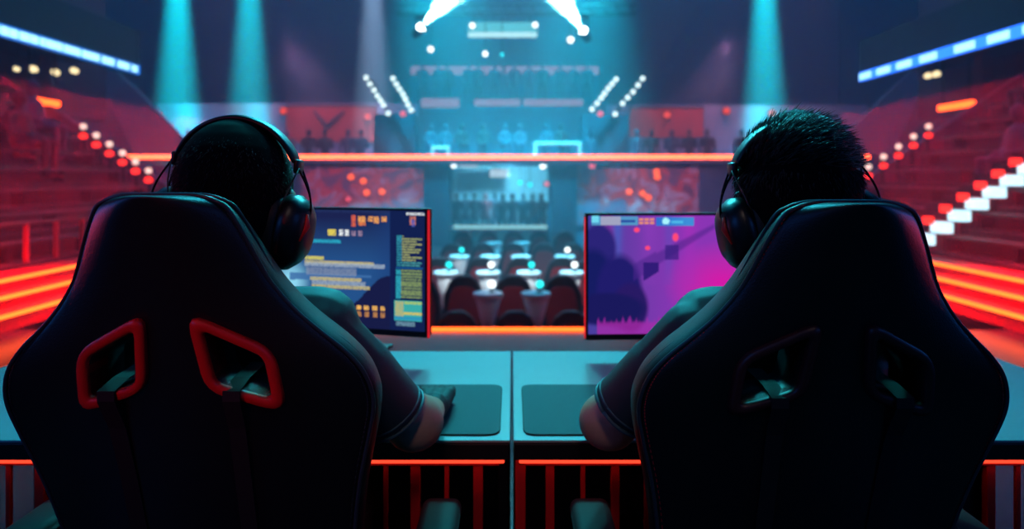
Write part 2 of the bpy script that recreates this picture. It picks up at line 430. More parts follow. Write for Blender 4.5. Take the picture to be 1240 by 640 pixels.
# murals with orange lamps
def mural_mat():
    m = bpy.data.materials.new('mural_paint'); m.use_nodes = True; nt = m.node_tree; b = nt.nodes['Principled BSDF']
    b.inputs['Roughness'].default_value = .7
    tc = nt.nodes.new('ShaderNodeTexCoord'); n = nt.nodes.new('ShaderNodeTexNoise'); n.inputs['Scale'].default_value = 1.3; n.inputs['Detail'].default_value = 3; n.inputs['Distortion'].default_value = 1.5
    r = nt.nodes.new('ShaderNodeValToRGB'); e = r.color_ramp.elements
    e[0].position = .32; e[0].color = lin('#5b6688'); e[1].position = .72; e[1].color = lin('#3c6c8c')
    for p, c in ((.43, '#7a6488'), (.50, '#c94a4a'), (.56, '#a88aa8'), (.63, '#b8c4d4')):
        x = e.new(p); x.color = lin(c)
    nt.links.new(tc.outputs['Object'], n.inputs['Vector']); nt.links.new(n.outputs['Fac'], r.inputs[0]); nt.links.new(r.outputs[0], b.inputs['Base Color'])
    return m
M_mural = mural_mat()
for px0, px1, nm in ((365, 514, 'left'), (698, 846, 'right')):
    o = MB().b2((wx(px0, 22.45), 22.44, wz(252, 22.45)-.6), (wx(px1, 22.45), 22.499, wz(197, 22.45)), .01).build('wall_mural', M_mural)
    tag(o, 'blotchy red and pale painted panel under the far gallery, behind the %s monitor' % nm, 'mural', 'painted wall panels')
for i, (px, py) in enumerate(((425, 214), (440, 219), (444, 233), (462.5, 232), (422, 241), (795, 208), (762, 232), (778, 234), (785, 239), (717, 200), (796, 214))):
    c = at(px, py, 22.35)
    small_lamp(c, .105 if i != 4 else .08, M_org if i not in (4, 9) else M_pk, 'wall_lamp', 'round %s lamp on the %s painted wall panel, %s along' % ('orange' if i not in (4, 9) else 'pink', 'left' if px < 620 else 'right', ORD[i if i < 5 else i-5]), 'lamp', 'round lamps on the painted panels')
spot((-5, 15, 4.5), (-5, 22.5, .6), 2600, (.75, .25, .45), 40, .8, .3, 'mural_wash')
spot((5, 15, 4.5), (5, 22.5, .6), 2600, (.75, .25, .45), 40, .8, .3, 'mural_wash')

# gallery back: lilac walls, red banners, upper centre tiers
struct('wall_gallery_back_left', MB().b2((wx(190, 25), 25, 1.92), (wx(505, 25), 25.2, wz(125, 25))), M_lilac)
struct('wall_gallery_back_right', MB().b2((wx(735, 25), 25, 1.92), (wx(1050, 25), 25.2, wz(127, 25))), M_lilac)
M_banner = mat('red_banner_cloth', '#c23a35', .7, var=.2, vscale=.8)
for px0, px1, py0, py1, lab in ((347, 456, 128, 172, 'wide red banner with a faint chevron hung on the far gallery wall'), (762, 852, 130, 166, 'plain red banner hung on the far gallery wall')):
    t = empty('banner', (wx((px0+px1)/2, 24.9), 24.9, wz(py1, 24.9)), lab, 'banner', 'red gallery banners')
    MB().b2((wx(px0, 24.9), 24.9, wz(py1, 24.9)), (wx(px1, 24.9), 24.95, wz(py0, 24.9)), .01).build('cloth', M_banner, t)
    MB().tube([(wx(px0-1, 24.9), 24.92, wz(py0, 24.9)), (wx(px1+1, 24.9), 24.92, wz(py0, 24.9))], .04).build('rod', M_dark, t)
    if px0 < 600:
        a = at(380, 134, 24.88); b = at(396, 152, 24.88); c = at(417, 134, 24.88)
        MB().tube([a, b, c], [.05, .09, .05], 8).build('chevron', mat('chevron_print', '#5a2a38', .7), t)
for i, (px, py) in enumerate(((445, 141), (343, 134), (808, 139), (880, 134), (935, 137), (758, 153))):
    c = at(px, py, 24.84)
    small_lamp(c, .13, emit('gallery_lamp', (1, .09, .04), 1.1), 'gallery_lamp', 'reddish orange lamp high on the far gallery wall, %s from the left end' % ORD[[1, 0, 3, 4, 5, 2][i]], 'lamp', 'orange gallery lamps')
# upper centre tiers
M_tealw = mat('upper_tier_paint', '#2e5f7a', .8, var=.2, vscale=.8)
struct('wall_upper_tier', MB().b2((wx(495, 26), 26, 1.9), (wx(742, 26), 26.2, wz(124, 26))), M_tealw)
struct('floor_upper_tier', MB().b2((wx(495, 26), 26.2, wz(128, 26)), (wx(742, 26), 30.9, wz(124, 26))), M_tealw)
struct('wall_top_tier', MB().b2((wx(497, 28.5), 28.5, wz(124, 28)), (wx(725, 28.5), 28.7, wz(84, 28))), M_tealw)
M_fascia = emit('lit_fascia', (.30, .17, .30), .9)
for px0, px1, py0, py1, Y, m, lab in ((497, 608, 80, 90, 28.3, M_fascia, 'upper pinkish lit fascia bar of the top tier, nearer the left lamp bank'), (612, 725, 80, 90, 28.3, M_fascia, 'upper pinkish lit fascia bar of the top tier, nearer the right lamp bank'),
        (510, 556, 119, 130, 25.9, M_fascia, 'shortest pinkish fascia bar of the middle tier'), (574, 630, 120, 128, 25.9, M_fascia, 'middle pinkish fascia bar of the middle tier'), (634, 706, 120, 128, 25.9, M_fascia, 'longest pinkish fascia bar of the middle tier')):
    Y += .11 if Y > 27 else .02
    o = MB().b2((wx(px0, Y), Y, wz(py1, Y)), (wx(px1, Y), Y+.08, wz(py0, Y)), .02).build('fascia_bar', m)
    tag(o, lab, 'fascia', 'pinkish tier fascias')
# pale furniture blocks on the gallery
M_pale = mat('pale_furniture', '#a9d3da', .6)
def gallery_table(px0, px1, py0, lab):
    Y = 22.7; x0, x1 = wx(px0, Y), wx(px1, Y); z1 = wz(py0, Y)
    t = empty('table', ((x0+x1)/2, Y, 1.92), lab, 'table', 'pale tables on the gallery')
    MB().b2((x0, Y-.3, z1-.1), (x1, Y+.3, z1), .015).build('table_top', M_pale, t)
    for x in (x0+.05, x1-.05):
        for y in (Y-.25, Y+.25): MB().b2((x-.035, y-.035, 1.92), (x+.035, y+.035, z1-.1)).build('leg', M_pale, t)
gallery_table(646, 703, 172, 'wide pale table on the far gallery behind the orange strip')
gallery_table(523, 545, 177, 'narrow pale table on the far gallery behind the orange strip')
struct('wall_booth_left', MB().b2((wx(452, 23.4), 23.4, 1.92), (wx(503, 23.4), 24.2, wz(138, 23.4))), mat('booth_paint', '#0d2742', .7))
struct('wall_booth_right', MB().b2((wx(704, 23.4), 23.4, 1.92), (wx(762, 23.4), 24.2, wz(139, 23.4))), mat('booth_paint', '#0d2742', .7))

# slanted lamp banks
M_bank = emit('bank_lamp', (.62, .93, 1.0), 2.4)
def lamp_bank(pts, lab):
    Y = 22.6
    a = at(*pts[0], Y); b = at(*pts[-1], Y)
    t = empty('lamp_bank', b, lab, 'lamp bank', 'slanted lamp banks')
    MB().tube([a+Vector((0, .12, 0)), b+Vector((0, .12, 0))], .05, 8).build('bar', M_dark, t)
    MB().tube([a+Vector((0, .12, 0)), (a.x, 24.9, a.z)], .03, 6).build('brace', M_dark, t)
    MB().tube([b+Vector((0, .12, 0)), (b.x, 23.45, b.z-.03)], .03, 6).build('brace', M_dark, t)
    for p in pts:
        c = at(*p, Y)
        h = MB().tube([c+Vector((0, .1, 0)), c+Vector((0, .0, 0))], [.07, .09], 12).build('lamp_housing', M_dark, t)
        MB().tube([c, c+Vector((0, -.02, 0)), c+Vector((0, -.05, 0))], [.08, .08, .05], 14).build('lens', M_bank, h, True)
lamp_bank([(443.5, 94), (448, 101.5), (453, 109), (457, 116), (461, 121.5), (464.5, 127), (470, 137)], 'outer slanted bank of round white lamps on the left booth')
lamp_bank([(476, 95), (480, 102), (484, 108), (488, 114), (491, 120), (494, 126.5), (498, 133)], 'inner slanted bank of round white lamps on the left booth')
lamp_bank([(746, 96), (741, 101.5), (736.5, 107), (732, 113), (728, 118.5), (723, 125), (717, 132)], 'inner slanted bank of round white lamps on the right booth')
lamp_bank([(778, 95), (772.5, 103), (766.5, 111), (760, 118), (754, 125), (745, 138)], 'outer slanted bank of round white lamps on the right booth')
for px in (488, 727):
    c = at(px, 137.5, 23.36); small_lamp(c, .1, M_pk, 'booth_lamp', 'small pink lamp at the foot of the lamp banks on the %s booth' % ('left' if px < 620 else 'right'), 'lamp', 'pink booth lamps')
# pale beams from the roof over the banks
for px, e, c_, an in ((452, 170000, (.4, .5, .75), 12), (768, 20000, (.3, .6, .9), 2.6), (785, 20000, (.3, .6, .9), 2.6)):
    X = wx(px, 24.3); spot((X, 24.3, 12.0), (X, 24.3, 0), e, c_, an, .9, .1, 'bank_beam')

for a_, b_ in (((318, -22), (400, 80)), ((880, -22), (812, 75))):
    pa = at(*a_, 23.2); spot(pa, at(*b_, 23.2), 1400, (.2, .5, .8), 6, .8, .05, 'thin_beam')

# ------------------------------------------------------------------ lighting truss and moving heads
Yt = 20.0
def truss(x0, x1, z, lab):
    t = empty('lighting_truss', ((x0+x1)/2, Yt, z), lab, 'truss')
    for dy, dz in ((-.15, -.12), (.15, -.12), (0, .15)):
        MB().tube([(x0, Yt+dy, z+dz), (x1, Yt+dy, z+dz)], .025, 8).build('chord', M_dark, t)
    mb = MB(); n = int((x1-x0)/.4)
    for k in range(n):
        a = x0+(x1-x0)*k/n; b = x0+(x1-x0)*(k+1)/n; m_ = (a+b)/2
        for dy in (-.15, .15):
            mb.tube([(a, Yt+dy, z-.12), (m_, Yt, z+.15), (b, Yt+dy, z-.12)], .012, 6)
    mb.build('bracing', M_dark, t)
    for x in (x0+.3, x1-.3): MB().tube([(x, Yt, z+.15), (x, Yt, 12.49)], .01, 6).build('cable', M_dark, t)
truss(wx(480, Yt), wx(770, Yt), wz(12, Yt), 'dark lattice lighting truss across the top middle of the hall')
zt = wz(12, Yt)-.12
M_glare = emit('glare_lamp', (.75, .98, 1.0), 9.0)
def moving_head(px, py, tgt, lab, energy):
    c = at(px, py, Yt-.1); d = (Vector(tgt)-c).normalized()
    t = empty('moving_head_light', c, lab, 'stage light', 'moving head lights')
    MB().b2((c.x-.18, c.y-.1, zt-.14), (c.x+.18, c.y+.3, zt), .02).build('base', M_dark, t)
    for s in (-1, 1): MB().b2((c.x+s*.17-.02, c.y+.02, c.z-.08), (c.x+s*.17+.02, c.y+.18, zt-.12), .008).build('yoke_arm', M_dark, t)
    MB().tube([c-d*.35, c-d*.28, c-d*.05, c], [.06, .13, .14, .15], 16).build('head', M_dark, t, True)
    MB().tube([c, c+d*.03, c+d*.06], [.125, .125, .07], 16).build('lens', M_glare, t, True)
    MB().ell(c+Vector((0, -.16, .0)), (.11, .05, .11), None, 14).build('glowing_lens', M_glare, t, True)
    spot(c+d*.12, tgt, energy, (.35, .9, 1.0), 42, .4, .03, 'moving_head_beam')
cL = at(510, 34, Yt-.1); cR = at(706, 38, Yt-.1)
moving_head(510, 34, cL+Vector((.80, -.2, .85))*4, 'moving head light flaring white up towards the hanging panel, left one', 240000)
moving_head(706, 38, cR+Vector((-.62, -.2, .88))*4, 'moving head light flaring white up towards the hanging panel, right one', 300000)
for px, py, r, m, lab in ((521.5, 59.5, .085, M_white, 'round white lamp hung low under the truss near the left flaring light'), (587.5, 65, .075, M_white, 'small white lamp hung lowest under the middle of the truss'), (691, 48, .095, M_white, 'round white lamp close below the right flaring light'),
        (572, 31, .08, M_white, 'white lamp at one end of the hanging panel'), (648, 30, .08, M_white, 'white lamp at the other end of the hanging panel'), (608, 66, .05, M_cy, 'tiny cyan lamp hung below the hanging panel')):
    c = at(px, py, Yt-.25); t = small_lamp(c, r, m, 'truss_lamp', lab, 'lamp', 'lamps on the truss')
    MB().tube([c+Vector((0, .06, 0)), (c.x, Yt-.15, zt+.02)], .014, 6).build('stem', M_dark, t)
x0, x1 = wx(567, 19.9), wx(650, 19.9)
t = empty('hanging_panel', ((x0+x1)/2, 19.9, wz(45, 19.9)), 'wide glowing cyan light panel hung from the truss in the top middle', 'light panel')
MB().b2((x0, 19.86, wz(45, 19.9)), (x1, 19.95, wz(27, 19.9)), .01).build('diffuser', emit('hanging_panel', (.12, .65, .75), .9), t)
MB().b2((x0, 19.80, wz(45.5, 19.9)), (x1, 19.86, wz(40, 19.9)), .01).build('light_tube', emit('hanging_tube', (.5, .9, .95), 1.2), t)
for x in (x0+.2, x1-.2): MB().b2((x-.015, 19.88, wz(27, 19.9)), (x+.015, 19.92, zt)).build('hanger', M_dark, t)

# ------------------------------------------------------------------ crowd
M_crowd = [mat('crowd_dark', '#10202e', .8), mat('crowd_blue', '#24405a', .8), mat('crowd_pink', '#6a4a62', .8), mat('crowd_red', '#7a2430', .8)]
def crowd_mesh(kind):
    mb = MB()
    if kind == 'sit':
        mb.cap((0, .02, .10), (0, .05, .42), .13, .15); mb.cap((-.14, .05, .47), (.14, .05, .47), .07)
        mb.cap((0, .05, .5), (0, .04, .62), .05); mb.ell((0, .03, .71), (.085, .1, .12))
        for s in (-1, 1):
            mb.cap((s*.19, .05, .46), (s*.22, .0, .22), .05, .045); mb.cap((s*.22, 0, .22), (s*.1, -.22, .18), .042, .035)
            mb.cap((s*.09, 0, .08), (s*.1, -.40, .09), .085, .06); mb.cap((s*.1, -.40, .08), (s*.1, -.38, -.34), .055, .04)
            mb.cap((s*.1, -.38, -.36), (s*.1, -.5, -.38), .04, .035)
    else:
        mb.cap((0, 0, .92), (0, 0, 1.3), .14, .16); mb.cap((-.16, 0, 1.4), (.16, 0, 1.4), .065)
        mb.cap((0, 0, 1.42), (0, -.01, 1.55), .05); mb.ell((0, -.02, 1.64), (.085, .1, .12))
        for s in (-1, 1):
            mb.cap((s*.21, 0, 1.4), (s*.25, .02, 1.12), .05, .042)
            if kind == 'stand': mb.cap((s*.25, .02, 1.12), (s*.24, -.08, .86), .042, .035)
            else: mb.cap((s*.25, .02, 1.12), (s*.12, -.22, 1.22), .042, .035)
            mb.cap((s*.09, 0, .9), (s*.1, 0, .48), .085, .06); mb.cap((s*.1, 0, .48), (s*.1, .02, .07), .058, .04)
            mb.cap((s*.1, .02, .04), (s*.1, -.12, .03), .04, .035)
    return baked(mb.mesh('person'), [('REMESH', dict(mode='VOXEL', voxel_size=.028, use_smooth_shade=True)), ('SMOOTH', dict(factor=.5, iterations=2))])
PM = {}
for k in ('sit', 'stand', 'arms'):
    b = crowd_mesh(k)
    for i, m in enumerate(M_crowd):
        c = b.copy(); c.materials.append(m); PM[k, i] = c
def crowd(kind, ci, loc, rz, label, group):
    o = bpy.data.objects.new('person', PM[kind, ci]); COL.objects.link(o)
    o.location = loc; o.rotation_euler = (0, 0, rz); return tag(o, label, 'person', group)
rnd = random.Random(3)
# standing on the gallery behind the orange strip
for i, px in enumerate((225, 262, 318, 346, 372, 392, 420, 436)+(522, 540, 560, 585, 612, 630, 662, 680)+(716, 772, 790, 815, 836, 858, 900, 940)):
    Y = 22.75+rnd.random()*.35
    lab = 'small %s spectator behind the far gallery strip, %s of the %s group' % ('seated' if 8 <= i < 16 else 'standing', ORD[i % 8], ('left', 'middle', 'right')[i//8])
    if 8 <= i < 16:
        crowd('sit', rnd.choice((0, 0, 1, 1, 2)), (wx(px, Y+.9), Y+.9, 2.36), rnd.uniform(-.4, .4), lab, 'spectators on the far gallery')
        q = empty('bar_stool', (wx(px, Y+.9), Y+.9, 1.92), 'stool of the %s seated spectator on the middle of the far gallery' % ORD[i-8], 'stool', 'stools on the far gallery')
        MB().lathe([(.17, .40), (.18, .42), (.17, .44)], (wx(px, Y+.9), Y+.9, 1.92), 16).build('seat', M_dark, q)
        MB().lathe([(.16, 0), (.16, .02), (.03, .04), (.03, .40)], (wx(px, Y+.9), Y+.9, 1.92), 16).build('pedestal', M_dark, q)
    else: crowd(rnd.choice(('stand', 'arms')), rnd.choice((0, 0, 1, 1, 2)), (wx(px, Y), Y+.15, 1.18), rnd.uniform(-.4, .4), lab, 'spectators on the far gallery')
# upper tiers heads
for i in range(12):
    px = 508+i*18.5+rnd.uniform(-4.5, 4.5); Y = 27.3
    crowd('stand', rnd.choice((0, 1, 1, 2)), (wx(px, Y), Y, wz(124, 26)), rnd.uniform(-.4, .4), 'dim spectator standing on the middle tier, %s from its left end' % ORD[i], 'spectators on the middle tier')
# recess platform
for i, px in enumerate((553, 564, 575, 588, 600, 609, 621, 634, 645, 656)):
    Y = 23.2+rnd.random()*1.6
    crowd('stand', rnd.choice((0, 0, 1, 3)), (wx(px, Y), Y, -1), rnd.uniform(-.4, .4), 'standing silhouette in the bright far recess, %s from the left' % ORD[i], 'silhouettes in the far recess')
# side stands
for s, nm in ((-1, 'left'), (1, 'right')):
    spots = [(k, q) for k in range(1, 9) for q in range(0 if s < 0 else 3, 6)]
    rnd.shuffle(spots); spots = sorted(spots[:22 if s < 0 else 12])
    for k, q in spots:
        x = 5.0+k*RUN+.27
        if .49 < x/(6.3+q*.8) < .70 and q > 2: continue
        crowd('sit', rnd.choice((0, 2, 3, 3, 3)), (s*x, 6.3+q*.8, .40+RISE*k+.20), s*-PI/2, 'spectator on the %s bench up the %s stand, in its %s place along' % (ORD[k], nm, ORD[q]), 'spectators in the %s stand' % nm)

# ------------------------------------------------------------------ pit: high-back chairs and white tables
M_pitc = mat('pit_chair_shell', '#141c26', .55); M_pitr = mat('pit_chair_red', '#8a1420', .6)
def pit_chair(loc, label):
    x, y, z = loc
    t = empty('high_back_chair', loc, label, 'chair', 'chairs in the pit')
    prof = [(-.20, .46), (-.24, .75), (-.23, .95), (-.16, 1.12), (-.07, 1.19), (.07, 1.19), (.16, 1.12), (.23, .95), (.24, .75), (.20, .46)]
    MB().prism([(x+a, y-.26-(b-.46)*.12, z+b) for a, b in prof], (0, .1, 0), .02).build('backrest', M_pitc, t)
    q = rounded([(-.15, .52), (-.185, .80), (-.13, 1.06), (.13, 1.06), (.185, .80), (.15, .52)], .08, 3)
    MB().prism([(x+a, y-.275-(b-.46)*.12, z+b) for a, b in [(v.x, v.y) for v in q]], (0, .03, 0), .004).build('back_panel', M_pitr, t)
    MB().b2((x-.25, y-.24, z+.40), (x+.25, y+.26, z+.50), .03).build('seat', M_pitc, t)
    MB().tube([(x, y, z+.05), (x, y, z+.41)], .03, 10).build('pedestal', M_dark, t)
    MB().lathe([(.24, 0), (.24, .02), (.05, .06)], (x, y, z), 18).build('foot', M_dark, t)
    return t
PITZ = -1.0
proto = None
def rows():
    for r, (Y, offs) in enumerate(((6.55, (-66, 2, 66)), (7.9, (-110, -58, 0, 56, 108)), (9.6, (-86, -38, 8, 56, 92)), (11.6, (-72, -36, 0, 36, 70)), (14.2, (-60, -30, 0, 30, 60)))):
        for i, d in enumerate(offs): yield r, i, len(offs), d*(1 if r else 1), Y
first = None
for r, i, n, d, Y in rows():
    x = (d+2)*Y/F
    lab = 'dark high-back pit chair with red panel, %s row, %s from the left' % (ORD[r], ORD[i])
    if first is None:
        first = pit_chair((x, Y, PITZ), lab); first.scale = (.92, .92, .88)
    else:
        c = copy_tree(first); c.location = (x, Y, PITZ); c['label'] = lab; c.scale = (.92, .92, .88) if r == 0 else (1, 1, 1)
M_cloth = mat('white_cloth', '#eef4f6', .6)
def pit_table(loc, label):
    x, y, z = loc
    t = empty('cocktail_table', loc, label, 'table', 'white cocktail tables in the pit')
    MB().lathe([(.17, 0), (.17, .02), (.03, .05), (.03, .50), (.07, .75), (.145, 1.02)], (x, y, z), 20).build('draped_base', M_cloth, t, True)
    MB().lathe([(.155, 1.02), (.16, 1.03), (.16, 1.05), (.155, 1.06)], (x, y, z), 24).build('table_top', M_cloth, t)
    return t
first = None
for i, (px, Y) in enumerate(((591, 7.2), (649, 7.2), (591, 8.8), (640, 8.8), (692, 8.8), (540, 8.8), (594, 10.6), (631, 10.6), (684, 10.6), (556, 10.6), (598, 12.8), (632, 12.8))):
    loc = (wx(px, Y), Y, PITZ)
    lab = 'white flared cocktail table, %s table row in the pit, %s along' % (ORD[0 if i < 2 else 1 if i < 6 else 2 if i < 10 else 3], ORD[[0, 1, 1, 2, 3, 0, 1, 2, 3, 0, 0, 1][i]])
    if first is None: first = pit_table(loc, lab)
    else: c = copy_tree(first); c.location = loc; c['label'] = lab
for i, (px, Y) in enumerate(((591, 7.2), (649, 7.2), (591, 8.8), (640, 8.8), (692, 8.8), (540, 8.8), (684, 10.6), (556, 10.6))):
    x = wx(px, Y)+.04
    t = empty('table_lamp', (x, Y, PITZ+1.06), 'tiny cyan table lamp on the %s white cocktail table of the pit' % ORD[i], 'lamp', 'cyan table lamps')
    MB().lathe([(.035, 0), (.035, .01), (.008, .015), (.008, .06)], (x, Y, PITZ+1.06), 12).build('base', M_dark, t)
    MB().ell((x, Y, PITZ+1.06+.09), .04, None, 12).build('globe', M_cy if i % 2 else M_white, t, True)

# ------------------------------------------------------------------ desks
M_desk = mat('desk_laminate', '#8f9da3', .36, var=.05, vscale=5)
M_edge = mat('desk_edge', '#06080b', .5)
M_frame = mat('red_steel', '#c3141c', .4)
M_under = emit('desk_led', (1, .06, .025), 1.6)
DZ = .753; DY0, DY1 = 1.36, 2.06
def desk(x0, x1, label, bars, legx):
    t = empty('desk', ((x0+x1)/2, 1.7, 0), label, 'desk', 'gaming desks')
    MB().b2((x0, DY0, DZ-.006), (x1, DY1, DZ), .002).build('desk_top', M_desk, t)
    MB().b2((x0+.001, DY0+.003, DZ-.042), (x1-.001, DY1-.003, DZ-.007), .003).build('core_board', M_edge, t)
    MB().b2((x0+.012, DY0+.012, DZ-.052), (x1-.012, DY0+.022, DZ-.043), .002).build('light_strip', M_under, t)
    MB().b2((x0+.01, DY0+.025, DZ-.062), (x1-.01, DY0+.05, DZ-.042), .002).build('top_rail', M_frame, t)
    for x, w in bars: MB().b2((x-w/2, DY0+.028, .10), (x+w/2, DY0+.028+w, DZ-.06), .002).build('bar', M_frame, t)
    MB().b2((x0+.01, DY0+.025, .08), (x1-.01, DY0+.05, .10), .002).build('bottom_rail', M_frame, t)
    for x in legx:
        for y in (DY0+.04, DY1-.06): MB().b2((x-.011, y-.015, 0), (x+.011, y+.025, DZ-.042), .003).build('leg', M_dark if y > 1.6 or x0 < -1 else M_frame, t)
    MB().b2((x0, DY1-.05, .02), (x1, DY1-.03, DZ-.043)).build('rear_light_block', M_edge, t)  # added dark panel, keeps stage light off the floor under the desk
    return t
barsL = [((px-620)*1.39/F, .020 if k % 2 == 0 else .010) for k, px in enumerate((579, 541, 503, 467, 428, 390, 352, 314, 276, 238, 200, 162, 124, 86, 48, 10, -28, -66, -104))]
barsR = [((px-620)*1.39/F, .018 if k % 2 == 0 else .010) for k, px in enumerate((666, 706, 745, 783, 820, 858, 896, 934, 972, 1010, 1048, 1086, 1124, 1162, 1200, 1233, 1270, 1310, 1350))]
desk(-1.42, -.0035, 'teal-lit desk with red barred frame under the left monitor', barsL, (-1.39, -.018))
desk(.0025, 1.42, 'teal-lit desk with red barred frame under the right monitor', barsR, (.017, 1.39))

M_pad = mat('mouse_pad_cloth', '#23434c', .75, bump=.3, bscale=900)
def mousepad(xa, xb, label):
    y0, y1 = 1.385, 1.715
    q = rounded([(xa, y0), (xb, y0), (xb, y1), (xa, y1)], .028, 5)
    t = empty('mouse_pad', ((xa+xb)/2, 1.55, DZ), label, 'mouse pad', 'mouse pads')
    MB().prism([(v.x, v.y, DZ+.0003) for v in q], (0, 0, .0032), .001).build('cloth_surface', M_pad, t)
    e = [(v.x, v.y, DZ+.0019) for v in q]; MB().tube(e+[e[0]], .0019, 6).build('stitched_edge', mat('pad_edge', '#0d1a1f', .7), t)
mousepad(-.40, -.026, 'dark teal mouse pad on the desk of the player in the left chair')
mousepad(.025, .40, 'dark teal mouse pad on the desk of the player in the right chair')

# ------------------------------------------------------------------ monitors
def fill(rects, base):
    def f(px, py):
        c = base(px, py)
        for x0, x1, y0, y1, col in rects:
            if x0 <= px <= x1 and y0 <= py <= y1:
                c = col(px, py, c) if callable(col) else col
        return c
    return f
def mixc(a, b, t): return tuple(x+(y-x)*max(0, min(1, t)) for x, y in zip(a, b))
def L(h): return lin(h)[:3]
def left_pic():
    navy, blue, teal = L('#15204a'), L('#24518a'), L('#2f9cc4')
    def base(px, py):
        c = mixc(L('#1b2350'), blue, (py-262)/60)
        c = mixc(c, L('#1d3d78'), (px-440)/50)
        if py > 385-.0*px and px < 475: c = mixc(c, navy, .8)
        # dark hill
        hill = 372-26*math.exp(-((px-465)/38)**2)+10*math.sin(px*.05)
        if px < 472 and py > hill: c = L('#171c46')
        if px > 470: c = L('#12204f')
        # pale burst near the neck
        d = math.hypot((px-332)/30, (py-348)/34)
        if d < 1: c = mixc(c, L('#8fd8f2'), (1-d)*1.3)
        # slanted pale-blue band
        if 330 < px < 445 and 336 < py < 346-(px-330)*.06: c = mixc(c, L('#3c6ca6'), .9)
        return c
    rects = []
    def text(x0, x1, y0, y1, col, fill_=.8, seed=1):
        def g(px, py, c):
            n = noise.noise(Vector((px*.55+seed*9.1, py*.9, seed)))
            return mixc(c, col, fill_ if n > -.22 else .15)
        rects.append((x0, x1, y0, y1, g))
    yel, pale, org, teal2 = L('#cfc07a'), L('#9fb0c4'), L('#f0a25a'), L('#2aa6c4')
    text(265, 470, 252, 256, L('#22305e'), 1)
    text(418, 424, 259, 274, L('#d8604a'), 1, 3)
    for a in (427, 433, 441, 449, 459): text(a, a+7 if a != 433 else a+4, 260, 267+(a % 3), org, .95, a)
    text(427, 437, 268, 272, L('#e07a4a'), .9, 4)
    text(385, 396.5, 278, 286, L('#e8d458'), 1, 5)
    for a in (400.5, 409): text(a, a+5.5, 278, 286, L('#e9eef0'), 1, 6)
    for a in (418, 427): text(a, a+5.5, 279, 286, L('#9a7f9a'), 1, 7)
    text(345, 403, 291, 296, teal2, .95, 8)
    text(352, 379, 314, 318, L('#d8cf62'), .9, 9)
    text(352, 449, 319, 323.5, yel, .8, 10); text(352, 464, 322, 327, pale, .75, 11)
    text(354, 425, 328, 338, L('#8f9cb4'), .55, 12)
    text(360, 431, 340, 345.5, yel, .75, 13); text(362, 437, 345, 350, pale, .7, 14); text(362, 443, 350, 355, yel, .75, 15)
    for k in range(4):
        text(424.5+k*11-.3, 431+k*11, 375, 381, L('#f0b45e'), 1, 16+k); text(425+k*11, 431+k*11, 382.5, 389.5, L('#c98a4e'), .8, 26+k)
    # right column
    for y in range(12):
        yy = 284+y*3.3
        w = (488, 512, 506, 512, 503, 511, 509, 497, 512, 505, 513, 510)[y]
        text(479, 486, yy, yy+2.6, L('#2f8fa6'), .9, 40+y); text(486, w, yy, yy+2.4, L('#a8b070') if y < 10 else L('#4da3a8'), .75, 60+y)
    rects.append((478, 514, 323.5, 326, L('#15508c')))
    for y in range(10):
        yy = 327+y*3.7
        text(478, 485, yy, yy+3.4, L('#2aa0b4'), .95, 80+y); text(485, 513, yy, yy+2.9, L('#8fa866'), .7, 95+y)
    rects.append((476, 513, 366, 392, L('#3aa9a6'))); text(477, 489, 367, 386, L('#c6b46a'), .7, 110)
    text(490, 512, 367, 371, L('#a8c46a'), .9, 111); text(488, 512, 381, 384, L('#d2c060'), .9, 112)
    rects.append((476, 513, 386, 391, L('#2f93b8'))); text(478, 503, 393, 398, L('#6d94a8'), .8, 113)
    text(492, 516, 254.5, 258.5, L('#e8eef2'), .8, 114); text(497, 504, 259, 270, L('#c9766a'), .95, 115); text(499, 503, 264, 272, L('#4a5ab0'), .9, 116)
    return fill(rects, base)
